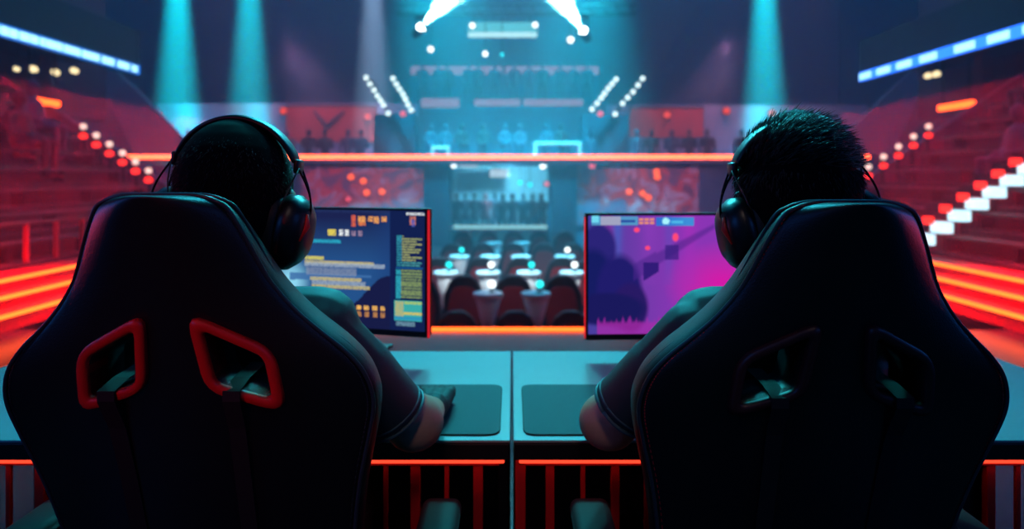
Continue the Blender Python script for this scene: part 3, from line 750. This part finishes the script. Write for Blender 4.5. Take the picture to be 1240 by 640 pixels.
def right_pic():
    def base(px, py):
        c = mixc(L('#4a3f9e'), L('#8a35b4'), (px-720)/110)
        d = math.hypot((px-880)/75, (py-345)/55)
        c = mixc(c, L('#d21ca8'), 1.15*(1-d))
        for x0, w, col in ((737, 8, '#8a2f9c'), (748, 6, '#3a62c4'), (788, 10, '#8a3cb8'), (838, 9, '#a530b8'), (812, 6, '#5e48b8')):
            if py < 345: c = mixc(c, L(col), .75*math.exp(-((px-x0)/w)**2)*(1-(py-262)/110))
        # dark figure masses
        def blob(cx, cy, rx, ry, col, k=1.0):
            nonlocal c
            d = math.hypot((px-cx)/rx, (py-cy)/ry)
            c = mixc(c, L(col), k*min(1, max(0, (1.12-d)*4)))
        blob(724, 300, 22, 30, '#2b2478'); blob(717, 345, 26, 44, '#161c62'); blob(750, 352, 28, 44, '#201c6c')
        blob(764, 372, 22, 30, '#281a64'); blob(735, 374, 46, 20, '#1a195c')
        # diagonal long weapon-like silhouette
        t = (px-772)/(868-772)
        if -.05 < t < 1.02:
            yc = 327-t*53; hw = 9-6*t if t > .25 else 10
            c = mixc(c, L('#452488'), .6*min(1, max(0, (hw-abs(py-yc)+2)/4)))
        if 780 < px < 800 and 317 < py < 340-(px-780)*.6: c = L('#321c78')
        if 807 < px < 824 and 296 < py < 314: c = mixc(c, L('#3a1f80'), .8)
        if py > 382 and px > 722:
            k = noise.noise(Vector((px*.32, 1.7, 0)))
            c = mixc(c, L('#a52aa8'), .7*min(1, max(0, (py-(394-14*max(0, k)-4)+2)/4)))
        for cx, cy, r in ((772, 277.5, 4.2), (785.5, 299.5, 3.8), (820.5, 286.5, 4.4)):
            d = math.hypot(px-cx, (py-cy)*(.75 if cx > 800 else 1.2)); c = mixc(c, L('#ff4a78'), (r-d)/1.2)
        return c
    rects = []
    rects.append((715, 773, 261, 272, lambda px, py, c: mixc(L('#3f97c8'), L('#a8a6c0'), .9 if 727 < px < 752 else .1)))
    rects.append((752, 770, 265, 268.5, L('#2b50a0'))); rects.append((715, 725, 260, 268, L('#6fd8f0')))
    for k in range(3):
        for j in range(2): rects.append((774.5+k*7, 780+k*7, 263+j*4.5, 266.5+j*4.5, L('#e08a7a')))
    rects.append((796, 844, 262, 272.5, lambda px, py, c: mixc(L('#2f6fd0'), L('#3f8fd8'), (px-796)/40)))
    rects.append((815, 830, 266.5, 269, L('#4fb8e8')))
    rects.append((804, 813, 262.5, 271, lambda px, py, c: L('#a8f4ff') if math.hypot(px-808.5, py-267) < 4.4 else c))
    return fill(rects, base)
def monitor(corner, yaw, sign, w, h, zb, pic, pxr, pyr, label, lit):
    """corner: visible upright edge (x, y); the panel runs from there in direction sign"""
    cx, cy = corner
    ux = Vector((math.cos(yaw), math.sin(yaw), 0)); nrm = Vector((-ux.y, ux.x, 0))   # nrm points away from the viewer
    if nrm.y < 0: nrm = -nrm
    A = Vector((cx, cy, zb)) if sign > 0 else Vector((cx, cy, zb))-ux*w
    c = A+ux*w/2
    foot = c+nrm*.10
    t = empty('monitor', (foot.x, foot.y, DZ), label, 'monitor', 'gaming monitors')
    rot = Matrix((ux, nrm, Vector((0, 0, 1)))).transposed()
    MB().box(c+nrm*.018+Vector((0, 0, h/2)), (w, .030, h), rot, .004).build('housing', M_black, t)
    MB().box(c+nrm*.05+Vector((0, 0, h*.45)), (w*.5, .05, h*.5), rot, .015).build('rear_bulge', M_black, t)
    # bezel as four bars
    mb = MB(); bw = .007; bb = .016
    mb.box(c+nrm*.001+Vector((0, 0, h-bw/2)), (w, .012, bw), rot); mb.box(c+nrm*.001+Vector((0, 0, bb/2)), (w, .012, bb), rot)
    for s in (-1, 1): mb.box(c+ux*s*(w/2-bw/2)+nrm*.001+Vector((0, 0, h/2)), (bw, .012, h), rot)
    mb.build('bezel', M_black, t)
    e = A+ux*(w if sign < 0 else 0)
    MB().box(e+nrm*.004-ux*sign*.0012+Vector((0, 0, h*.49)), (.0024, .012, h*.96 if sign > 0 else h*.99), rot, .001).build('edge_strip', emit('red_edge_strip', (1, .02, .04), .7), t)  # thin emissive red strip on the visible upright edge
    MB().box(c+nrm*.07+Vector((0, 0, -.01)), (.06, .03, .20), rot, .008).build('stand_neck', M_black, t)
    MB().box(Vector((foot.x, foot.y, DZ+.006))-nrm*.03, (.26, .19, .012), rot, .005).build('stand_foot', M_black, t)
    nu, nv = 230, 136
    sw, sh = w-2*bw, h-bw-bb
    vs = []; fs = []; cs = []
    o0 = A+ux*bw-nrm*.001+Vector((0, 0, bb))
    off = root_loc(t)
    for j in range(nv+1):
        for i in range(nu+1):
            vs.append(o0+ux*sw*i/nu+Vector((0, 0, sh*j/nv))-off)
    for j in range(nv):
        for i in range(nu):
            a = j*(nu+1)+i; fs.append((a, a+1, a+nu+2, a+nu+1))
            px = pxr[0]+(pxr[1]-pxr[0])*(i+.5)/nu; py = pyr[1]+(pyr[0]-pyr[1])*(j+.5)/nv
            cs.append(pic(px, py))
    me = bpy.data.meshes.new('screen'); me.from_pydata(vs, [], fs)
    at_ = me.attributes.new('picture', 'FLOAT_COLOR', 'CORNER')
    flat = []
    for q in cs: flat += list(q)+[1.0]
    arr = []
    for k in range(len(cs)): arr += flat[k*4:k*4+4]*4
    at_.data.foreach_set('color', arr)
    me.materials.append(screen_mat('screen_'+('left' if sign < 0 else 'right'), lit))
    o = bpy.data.objects.new('screen', me); COL.objects.link(o); o.parent = t
    return t
monitor((wx(518, 1.90), 1.90), -R(15), -1, .62, .362, wz(408.5, 1.90), left_pic(), (255, 517), (252.5, 404), 'monitor showing a dark blue window of yellow text before the left chair', 1.0)
monitor((wx(709, 1.95), 1.95), R(2), 1, .62, .364, wz(411, 1.95), right_pic(), (711, 972), (260, 404), 'monitor showing a purple and magenta game before the right chair', 1.0)

# ------------------------------------------------------------------ gaming chairs
TAB = [(237, 34), (239, 54), (245, 71), (256, 85), (295, 103), (325, 115), (352, 128), (385, 153), (410, 179), (432, 204), (455, 223), (480, 232), (505, 232), (540, 221), (590, 203), (640, 189), (700, 176), (780, 168)]
def backrow(py):
    k = (py-HOR)/F; Y = .8934/(1-.287*k); return Y, EYE-k*Y
ROWS = [(backrow(py)[1], hw*(backrow(py)[0]+.04)/F, backrow(py)[0]) for py, hw in TAB]      # z, half width, y
def row_at(z):
    for (z0, w0, y0), (z1, w1, y1) in zip(ROWS, ROWS[1:]):
        if z <= z0 and z >= z1:
            t = (z0-z)/(z0-z1); return w0+(w1-w0)*t, y0+(y1-y0)*t
    return ROWS[-1][1:] if z < ROWS[-1][0] else ROWS[0][1:]
def conv(u): return .050*abs(u)**2.2
def rear_y(x, z):
    w, y = row_at(z); return y+conv(min(1, abs(x)/w))
def gaming_chair(cx, dz, rim_mat, stitch_mat, pipe_mat, label, arm_off):
    hs = 1 if cx < 0 else -1
    base = (cx, 1.24, 0)
    t = empty('gaming_chair', base, label, 'chair', 'racing style gaming chairs')
    M_l = mat('black_leather', '#0a0c11', .42, bump=.25, bscale=450)
    # back shell
    bm = bmesh.new(); rings = []
    N = 14
    for i, (z, w, y) in enumerate(ROWS):
        th = .045+.03*min(1, i/5.0); bol = .012+.055*min(1, i/9.0); fs = .87+.06*min(1, i/9.0)
        ring = []
        for k in range(N+1):
            u = -1+2*k/N; ring.append(bm.verts.new((cx+u*w*1.025, y+conv(u), z+dz)))
        for k in range(N+1):
            u = 1-2*k/N; ring.append(bm.verts.new((cx+u*w*fs, y+th+bol*abs(u)**2.5+.02*abs(u), z+dz)))
        rings.append(ring)
    n = len(rings[0])
    for A, B in zip(rings, rings[1:]):
        for k in range(n): bm.faces.new((A[k], B[k], B[(k+1) % n], A[(k+1) % n]))
    for ring, rev in ((rings[0], False), (rings[-1], True)):
        for k in range(N):
            q = (ring[k], ring[k+1], ring[n-2-k], ring[n-1-k]); bm.faces.new(q if not rev else q[::-1])
    bmesh.ops.recalc_face_normals(bm, faces=bm.faces)
    me = bpy.data.meshes.new('backrest'); bm.to_mesh(me); bm.free()
    me = baked(me, [('SUBSURF', dict(levels=2, render_levels=2))])
    # belt openings
    holes = []
    for s in (-1, 1):
        P = []
        for ax, py in ((.047, 399), (.126, 434), (.133, 484), (.057, 463)):
            P.append((s*ax+.009*hs, backrow(py)[1]))
        holes.append(P)
    cut = MB()
    for P in holes:
        q = rounded(P, .012, 4)
        cut.prism([(cx+v.x, .80, v.y+dz) for v in q], (0, .5, 0))
    co = bpy.data.objects.new('cutter', cut.mesh('cutter')); COL.objects.link(co)
    me = baked(me, [('BOOLEAN', dict(object=co, operation='DIFFERENCE', solver='EXACT'))])
    bpy.data.objects.remove(co)
    me.name = 'backrest'
    link('backrest', me, M_l, t, True)
    # red plastic rims and belts
    for P, s in zip(holes, (-1, 1)):
        c = sum((Vector(p) for p in P), Vector((0, 0)))/4
        inner = rounded(P, .012, 4)
        outP = []
        for i in range(4):      # offset polygon
            p = Vector(P[i]); a = Vector(P[i-1]); b = Vector(P[(i+1) % 4])
            u = (p-a).normalized(); v = (b-p).normalized()
            n1 = Vector((u.y, -u.x)); n2 = Vector((v.y, -v.x))
            if n1.dot(p-c) < 0: n1 = -n1
            if n2.dot(p-c) < 0: n2 = -n2
            m_ = (n1+n2).normalized(); outP.append(p+m_*(.0165/max(.5, m_.dot(n1))))
        outer = rounded(outP, .030, 4)
        bm = bmesh.new(); K = len(inner)
        def P3(v, d): return (cx+v.x, rear_y(v.x, v.y)+d, v.y+dz)
        mid_o = [o_*.85+i_*.15 for o_, i_ in zip(outer, inner)]; mid_i = [o_*.2+i_*.8 for o_, i_ in zip(outer, inner)]
        loops = [[bm.verts.new(P3(v, d)) for v in lst] for lst, d in ((outer, .012), (outer, -.004), (mid_o, -.011), (mid_i, -.011), (inner, -.004), (inner, .045))]
        for A, B in zip(loops, loops[1:]):
            for k in range(K): bm.faces.new((A[k], A[(k+1) % K], B[(k+1) % K], B[k]))
        bmesh.ops.recalc_face_normals(bm, faces=bm.faces)
        me = bpy.data.meshes.new('belt_rim'); bm.to_mesh(me); bm.free()
        rim = link('belt_rim', me, rim_mat, t, True)
        # belt: comes out of the opening and runs down the shell
        xb = s*.090; zb = (P[2][1]+P[3][1])/2
        pts = [(xb, .10, zb+.016), (xb, .03, zb+.012), (xb, -.012, zb+.003), (xb, -.0165, zb-.012), (xb*.99, -.012, zb-.03), (xb*.98, -.004, zb-.06), (xb*.96, -.002, zb-.14), (xb*.95, -.002, zb-.25)]
        bm = bmesh.new(); prev = None
        for x, d, z in pts:
            y = rear_y(x, z)+d
            q = [bm.verts.new((cx+x-.0125, y, z+dz)), bm.verts.new((cx+x+.0125, y, z+dz)), bm.verts.new((cx+x+.0125, y-.002, z+dz+.0005)), bm.verts.new((cx+x-.0125, y-.002, z+dz+.0005))]
            if prev:
                for k in range(4): bm.faces.new((prev[k], prev[(k+1) % 4], q[(k+1) % 4], q[k]))
            else: bm.faces.new(q)
            prev = q
        bm.faces.new(prev[::-1]); bmesh.ops.recalc_face_normals(bm, faces=bm.faces)
        me = bpy.data.meshes.new('belt'); bm.to_mesh(me); bm.free()
        link('belt', me, mat('belt_webbing', '#050608', .8), t)
    # piping and stitching along the rear edge
    def edge(f, d, z_lo=.60):
        L_, R_ = [], []
        for z, w, y in ROWS:
            if z < z_lo: continue
            L_.append((cx-w*f, y+conv(f)+d, z+dz)); R_.append((cx+w*f, y+conv(f)+d, z+dz))
        return L_[::-1]+R_
    def spline(p, m=5):
        out = []
        for i in range(len(p)-1):
            p0, p1, p2, p3 = (Vector(p[max(i-1, 0)]), Vector(p[i]), Vector(p[i+1]), Vector(p[min(i+2, len(p)-1)]))
            for k in range(m):
                s_ = k/m
                out.append(.5*((2*p1)+(-p0+p2)*s_+(2*p0-5*p1+4*p2-p3)*s_*s_+(-p0+3*p1-3*p2+p3)*s_**3))
        return out+[Vector(p[-1])]
    MB().tube(spline(edge(.958, .000)), .0035, 8).build('piping', pipe_mat, t, True)
    MB().tube(spline(edge(.965, .028)), .0030, 8).build('piping', pipe_mat, t, True)
    st = spline(edge(.93, -.0005), 14)
    mb = MB()
    acc = 0
    for a, b in zip(st[::2], st[1::2]): mb.tube([a, b], .0010, 5)
    mb.build('stitching', stitch_mat, t)
    # seat, arms, base
    MB().box((cx, 1.28, .455), (.50, .50, .10), None, .035, 3).build('seat', M_l, t, True)
    for s in (-1, 1):
        MB().box((cx+s*.225, 1.29, .505), (.09, .46, .07), None, .03, 3).build('seat_bolster', M_l, t, True)
        MB().b2((cx+s*arm_off-.03, 1.16, .40), (cx+s*arm_off+.03, 1.22, .642), .01).build('armrest_post', M_black, t)
        MB().box((cx+s*arm_off, 1.21, .655), (.075, .18, .032), None, .016, 3).build('armrest_pad', mat('arm_pad', '#0b1719', .7, spec=.2), t, True)
        MB().b2((cx+s*.20, 1.15, .385), (cx+s*arm_off, 1.23, .405), .005).build('armrest_bracket', M_black, t)
    MB().b2((cx-.14, 1.14, .36), (cx+.14, 1.40, .405), .01).build('tilt_mechanism', M_black, t)
    MB().tube([(cx, 1.26, .10), (cx, 1.26, .25), (cx, 1.26, .2501), (cx, 1.26, .37)], [.032, .032, .02, .02], 14).build('gas_lift', M_black, t)
    MB().lathe([(.055, .08), (.06, .10), (.045, .13)], (cx, 1.26, 0), 16).build('hub', M_black, t)
    for k in range(5):
        a = 2*PI*k/5+.3; d = Vector((math.cos(a), math.sin(a), 0)); c = Vector((cx, 1.26, 0))
        leg = MB().tube([c+d*.04+Vector((0, 0, .105)), c+d*.30+Vector((0, 0, .078))], [.026, .018], 8).build('base_leg', M_black, t)
        p = c+d*.30; r = Vector((-d.y, d.x, 0))
        MB().tube([p+r*-.022+Vector((0, 0, .028)), p+r*.022+Vector((0, 0, .028))], .028, 14).build('caster', M_black, leg)
    return t
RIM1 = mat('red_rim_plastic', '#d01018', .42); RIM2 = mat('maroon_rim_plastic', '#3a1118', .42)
gaming_chair(-.493, 0, RIM1, mat('grey_thread', '#26303a', .7), mat('black_piping', '#27343d', .3), 'black racing chair with bright red belt openings, before the blue text monitor', .36)
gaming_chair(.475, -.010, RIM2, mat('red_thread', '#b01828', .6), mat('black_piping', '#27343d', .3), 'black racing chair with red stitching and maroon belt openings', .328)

# ------------------------------------------------------------------ the two players
M_skin = mat('skin', '#b98a72', .5, bump=.1, bscale=300)
M_shirt = mat('dark_jersey', '#182830', .62, bump=.4, bscale=700)
M_trous = mat('dark_trousers', '#0a0c10', .8)
M_hair = mat('black_hair', '#12171b', .38)
def hand(mb, wrist, d, side, curl=.5, g=0.0):
    """palm with five fingers; d = forward direction, side = +1 when the thumb lies towards +x"""
    d = Vector(d).normalized(); up = Vector((0, 0, 1)); r = d.cross(up).normalized()*1.0    # r points to +x when d is +y
    w = Vector(wrist)
    palm = w+d*.055
    mb.cap(w, w+d*.02, .026+g, .030+g)
    for k in (-1, 0, 1): mb.cap(w+d*.02+r*k*.014, w+d*.085+r*k*.024+up*.006, .017+g, .0155+g)
    tip = []
    for j, (off, ln) in enumerate(((.033, .072), (.012, .082), (-.010, .076), (-.031, .060))):
        o = r*off*side; a = w+d*.09+o+up*.008
        b = a+d*ln*.45+up*.006-up*ln*.12*curl; c = b+d*ln*.32-up*ln*.33*curl; e = c+d*ln*.20-up*ln*.30*curl
        mb.cap(a, b, .0098+g, .0088+g, 10); mb.cap(b, c, .0088+g, .0080+g, 10); mb.cap(c, e, .0080+g, .0068+g, 10)
    a = w+d*.030+r*side*.026; b = a+d*.030+r*side*.022-up*.004; c = b+d*.032+r*side*.004-up*.008
    mb.cap(a, b, .0125+g, .0105+g, 10); mb.cap(b, c, .0105+g, .0082+g, 10)
def head_shape(mb, h, w=.086):
    x, y, z = h
    mb.ell((x, y-.012, z+.015), (w, .098, .108)); mb.ell((x, y+.03, z-.05), (w*.80, .065, .075))
    mb.ell((x, y+.045, z-.085), (w*.55, .045, .035))
    mb.cap((x, y+.088, z+.008), (x, y+.108, z-.025), .010, .014, 10)        # nose
    for s in (-1, 1):
        mb.ell((x+s*.032, y+.080, z+.010), (.016, .012, .010), None, 10)    # eyes
        mb.cap((x+s*.015, y+.088, z+.024), (x+s*.05, y+.074, z+.024), .008, .006, 8)  # brow
        mb.ell((x+s*(w+.004), y-.005, z-.02), (.012, .020, .034), None, 12)   # ears
    mb.cap((x-.02, y+.084, z-.055), (x+.02, y+.084, z-.055), .008, .008, 8)   # lips
def player(cx, hx, hz, arm, hair_kind, label):
    """arm: +1 = the arm towards +x is the one in view"""
    t = empty('person', (cx, 1.24, 0), label, 'person', None)
    H = Vector((hx, 1.165, hz))
    body = MB(); shirt = MB(); trous = MB(); glove = MB()
    head_shape(body, H)
    body.cap((hx, 1.165, 1.06), (hx, 1.16, hz-.06), .058, .056)
    for mb, g in ((body, 0.0), (shirt, .008)):
        mb.cap((cx, 1.235, .60), (cx, 1.225, .80), .125+g, .130+g); mb.cap((cx-.06, 1.235, .60), (cx+.06, 1.235, .60), .10+g)
        mb.cap((cx-.07, 1.215, .86), (cx+.07, 1.215, .86), .115+g); mb.cap((cx-.09, 1.205, .96), (cx+.09, 1.205, .96), .098+g)
        mb.cap((hx-.135, 1.185, 1.025), (hx+.135, 1.185, 1.025), .058+g, .058+g)
    shirt.cap((hx-.05, 1.175, 1.075), (hx+.05, 1.175, 1.075), .028)
    for s in (-1, 1):
        sh = Vector((hx+s*.160, 1.175, 1.015))
        if s == arm:
            sh = Vector((-.331, 1.17, 1.018)) if arm > 0 else Vector((.316, 1.17, 1.012))
            el = Vector((-.188, 1.30, .813)) if arm > 0 else Vector((.186, 1.30, .815)); wr = Vector((-.168, 1.435, .789)) if arm > 0 else Vector((.245, 1.48, .787))
            cu = Vector((-.217, 1.262, .838)) if arm > 0 else Vector((.206, 1.262, .848))
        else:
            el = Vector((hx+s*.29, 1.30, .83)); wr = Vector((hx+s*.16, 1.52, .787)); cu = sh+(el-sh)*.8
        body.cap(sh, el, .052, .050); body.cap(el, el+(wr-el)*.3, .0535, .047); body.cap(el+(wr-el)*.3, wr, .047, .027)
        body.ell(el+Vector((0, -.004, 0)), (.058, .052, .055))
        shirt.cap(sh, sh+(el-sh)*.45, .059, .059)
        hand(body, wr, (Vector((-.02*s, 1, -.03))), -s, .55)
        if s == arm and arm > 0: hand(glove, wr, Vector((-.02*s, 1, -.03)), -s, .55, .0022)
        # open sleeve tube with a hem
        a = sh+(el-sh)*.35; d = (cu-a).normalized()
        shirt.tube([a, a+(cu-a)*.5, cu-d*.01, cu], [.060, .061, .062, .060], 28)
        hem = MB(); u = d.orthogonal().normalized(); v = d.cross(u); ring = []
        for k in range(29): ring.append(cu-d*.003+(u*math.cos(2*PI*k/28)+v*math.sin(2*PI*k/28))*.0615)
        hem.tube(ring, .0035, 8)
        ring2 = [p-d*.013 for p in ring]; hem.tube(ring2, .0022, 8)
        hem.build('sleeve_hem', mat('hem_rib', '#33505c', .5), t, True)
        # legs
        hp = Vector((cx+s*.09, 1.25, .575)); kn = Vector((cx+s*.13, 1.66, .57)); an = Vector((cx+s*.13, 1.72, .10))
        body.cap(hp, kn, .085, .060); body.cap(kn, an, .058, .040); body.cap(an+Vector((0, -.04, -.045)), an+Vector((0, .14, -.06)), .036, .032)
        trous.cap(hp, kn, .092, .066); trous.cap(kn, an+Vector((0, 0, .02)), .064, .055)
        shoe = MB(); shoe.cap(an+Vector((0, -.05, -.055)), an+Vector((0, .16, -.062)), .044, .037); shoe.cap(an+Vector((0, 0, .0)), an+Vector((0, 0, -.05)), .048, .044)
        fused(shoe, 'shoe', mat('shoe_rubber', '#15181c', .6), t, .008, 3)
    trous.cap((cx-.07, 1.235, .585), (cx+.07, 1.235, .585), .115)
    fused(body, 'body', M_skin, t, .0045, 4)
    fused(shirt, 'jersey', M_shirt, t, .006, 3)
    fused(trous, 'trousers', M_trous, t, .009, 3)
    if arm > 0: fused(glove, 'glove', mat('glove_cloth', '#0a1018', .7), t, .0035, 2)
    # collar
    ring = [(hx+.066*math.cos(2*PI*k/24), 1.165+.070*math.sin(2*PI*k/24), 1.092+.012*math.sin(2*PI*k/24)) for k in range(25)]
    MB().tube(ring, .010, 8).build('collar', M_shirt, t, True)
    # hair
    rnd = random.Random(5 if arm > 0 else 9)
    cap = MB(); x, y, z = H
    cap.ell((x, y-.018, z+.018), (.0945, .106, .114)); cap.ell((x, y-.040, z-.035), (.088, .072, .075))
    if hair_kind == 'long': cap.ell((x, y+.01, z+.040), (.097, .105, .098)); cap.ell((x, y-.05, z-.0), (.092, .066, .09))
    cap.cap((x, y-.035, z-.06), (x, y-.03, z-.10), .06, .05)
    hr = fused(cap, 'hair', mat('hair_undercoat', '#07090c', .9, spec=.08), t, .005, 3)
    # trim off the face by pushing those vertices into the skull
    off = root_loc(hr)
    for v in hr.data.vertices:
        p = v.co+off
        lim = y+.055 if p.z > z+.055 else (y+.012 if p.z > z-.01 else y-.022)
        if p.y > lim: v.co.y -= (p.y-lim)*1.0
    st = MB()
    n = 6400 if hair_kind == 'long' else 3000
    for k in range(n):
        th = rnd.uniform(0, 2*PI); ph = math.acos(rnd.uniform(-.9, 1))
        d = Vector((math.sin(ph)*math.cos(th), math.sin(ph)*math.sin(th), math.cos(ph)))
        if d.y > .45 and d.z < .75: continue
        if d.y > .1 and d.z < .15: continue
        if d.z < -.4 and d.y > -.25: continue
        rv = lambda a: rnd.uniform(-a, a)
        if hair_kind == 'long':
            p = Vector((x+d.x*.0965, y-.010+d.y*.106, z+.026+d.z*.112))
            # combed over towards +x and upwards on the crown, downwards on the nape
            flow = Vector((1.0, -.15, .25)) if d.z > .25 else Vector((.25*d.x, -.15, -1))
            flow = (flow-d*flow.dot(d)).normalized() if (flow-d*flow.dot(d)).length > .2 else Vector((1, 0, .3))
            edge_ = max(0, d.x)*max(0, d.z+.2)
            ln = (.016+.016*max(0, d.z)+.008*edge_)*rnd.uniform(.6, 1.25)
            dr = (d*(.32+.15*edge_)+flow*.85+Vector((rv(.22), rv(.22), rv(.22)))).normalized()
            q = p+dr*ln*.55; e = q+(dr+d*rv(.25)+Vector((.1, 0, .12 if d.z > .3 else -.2))).normalized()*ln*.5
            st.tube([p-d*.004, q, e], [.0011, .0008, .0002], 4)
        else:
            p = Vector((x+d.x*.094, y-.018+d.y*.106, z+.018+d.z*.113))
            dr = (d*.35+Vector((rv(.3), -.3, -.8))).normalized()
            st.tube([p-d*.002, p+dr*.007], [.0006, .0002], 3)
    st.build('hair_strands', M_hair, hr, True)
    return t
HL = (-.469, 1.248); HR = (.481, 1.243)
player(-.470, HL[0], HL[1], 1, 'short', 'person with cropped hair in a dark jersey seated before the blue text monitor')
player(.443+.03, HR[0], HR[1], -1, 'long', 'person with tousled upswept hair in a dark jersey seated before the purple monitor')

# mouse under the gloved hand
def mouse(loc, label):
    x, y, z = loc
    t = empty('computer_mouse', loc, label, 'mouse', 'computer mice')
    me = MB().ell((x, y, z+.014), (.031, .058, .020), None, 20).mesh('shell')
    for v in me.vertices:
        if v.co.z < z+.001: v.co.z = z+.001
    link('shell', me, M_black, t, True)
    MB().tube([(x-.004, y+.035, z+.030), (x+.004, y+.035, z+.030)], .008, 12).build('scroll_wheel', M_dark, t)
mouse((-.170, 1.525, DZ+.0036), 'black mouse under the gloved hand on the left mouse pad')
mouse((.247, 1.57, DZ+.0036), 'black mouse under the bare hand on the right mouse pad')

# ------------------------------------------------------------------ headsets
M_hs = mat('headset_plastic', '#0d1116', .36); M_cush = mat('headset_cushion', '#07090c', .6, bump=.3, bscale=300)
M_wire = mat('headset_wire', '#161b20', .25, .8)
M_acc = mat('headset_red', '#c8141e', .4)
def headset(h, roll, label, cable):
    hx, hz = h; H = Vector((hx, 1.15, hz))
    t = empty('headset', (hx, 1.15, hz), label, 'headset', 'over-ear headsets')
    rot = Matrix.Rotation(roll, 3, 'Y')
    def W_(x, y, z): return H+rot @ Vector((x, y, z))
    # headband: wide flat arch
    bm = bmesh.new(); prev = None; K = 28
    for k in range(K+1):
        a = R(24)+R(132)*k/K
        ce = Vector((.108*math.cos(a), 0, .018+.114*math.sin(a))); nr = Vector((math.cos(a)*.95, 0, math.sin(a))).normalized()
        e = abs(k/K-.5)*2
        hw = .024-.006*e**3; th = .010+.003*(1-e)
        if k in (0, K): th *= .6
        q = []
        for m_ in range(10):
            b = 2*PI*m_/10; cy = math.copysign(abs(math.cos(b))**.6, math.cos(b))*hw; cn = math.copysign(abs(math.sin(b))**.7, math.sin(b))*th*.5
            q.append(bm.verts.new(W_(*(ce+nr*cn+Vector((0, cy, 0))))))
        if prev:
            for m_ in range(10): bm.faces.new((prev[m_], prev[(m_+1) % 10], q[(m_+1) % 10], q[m_]))
        else: bm.faces.new(q)
        prev = q
    bm.faces.new(prev[::-1]); bmesh.ops.recalc_face_normals(bm, faces=bm.faces)
    me = bpy.data.meshes.new('headband'); bm.to_mesh(me); bm.free(); link('headband', me, M_hs, t, True)
    for s in (-1, 1):
        # ear cup: cushion against the head, wedge-shaped dish outside
        cz = -.053
        cup = MB()
        for k, (dx, ry, rz) in enumerate(((.0, .0, .0),)): pass
        prof = [(.066, .046, .056), (.070, .050, .060), (.088, .052, .063), (.098, .050, .060)]
        def ringset(prof, tilt=0.0):
            bm = bmesh.new(); prev = None
            for dx, ry, rz in prof:
                q = []
                for m_ in range(28):
                    b = 2*PI*m_/28
                    cy = math.copysign(abs(math.cos(b))**.85, math.cos(b))*ry; cn = math.copysign(abs(math.sin(b))**.85, math.sin(b))*rz
                    q.append(bm.verts.new(W_(s*(dx+tilt*cn), cy-.008, cz+cn)))
                if prev:
                    for m_ in range(28): bm.faces.new((prev[m_], prev[(m_+1) % 28], q[(m_+1) % 28], q[m_]))
                else: bm.faces.new(q)
                prev = q
            bm.faces.new(prev[::-1]); bmesh.ops.recalc_face_normals(bm, faces=bm.faces)
            me = bpy.data.meshes.new('ring'); bm.to_mesh(me); bm.free(); return me
        ec = link('ear_cup', ringset([(.086, .046, .057), (.090, .053, .064), (.106, .053, .063), (.122, .045, .052), (.131, .034, .038), (.134, .020, .024)], .10), M_hs, t, True)
        link('cushion', ringset([(.046, .036, .044), (.052, .049, .060), (.070, .054, .065), (.084, .053, .064), (.090, .046, .056)], .06), M_cush, ec, True)
        mb = MB(); mb.tube([W_(s*.134, -.034, cz+.034), W_(s*.134, -.036, cz+.014), W_(s*.126, -.045, cz-.010)], [.002, .006, .002], 8)
        mb.build('red_accent', M_acc, ec, True)
        # slider cap and wire yoke
        MB().box(W_(s*.103, 0, .058), (.010, .032, .024), rot, .004).build('slider', M_hs, t, True)
        for yy, bx in ((-.020, .134), (.016, .124)):
            MB().tube([W_(s*(.104+(bx-.104)*math.sin(PI*.62*q/10)), yy*(.6+.04*q), .058-.0088*q) for q in range(11)], .0019, 8).build('wire_yoke', M_wire, t, True)
        MB().tube([W_(s*.108, -.012, .056), W_(s*.100, -.034, .022), W_(s*.092, -.046, -.010), W_(s*.094, -.053, -.045), W_(s*.097, -.052, -.07)], .0014, 6).build('lead', M_black, t, True)
    if cable:
        s = cable
        MB().tube([W_(s*.105, -.03, -.115), W_(s*.106, -.032, -.14), W_(s*.104, -.03, -.18), W_(s*.09, .02, -.24), W_(s*.09, .1, -.33)], .0022, 8).build('cable', M_black, t, True)
    return t
headset(HL, R(4), 'black headset with red accents on the cropped-hair person', 0)
headset(HR, R(-4), 'black headset with hanging cable on the person with tousled hair', -1)
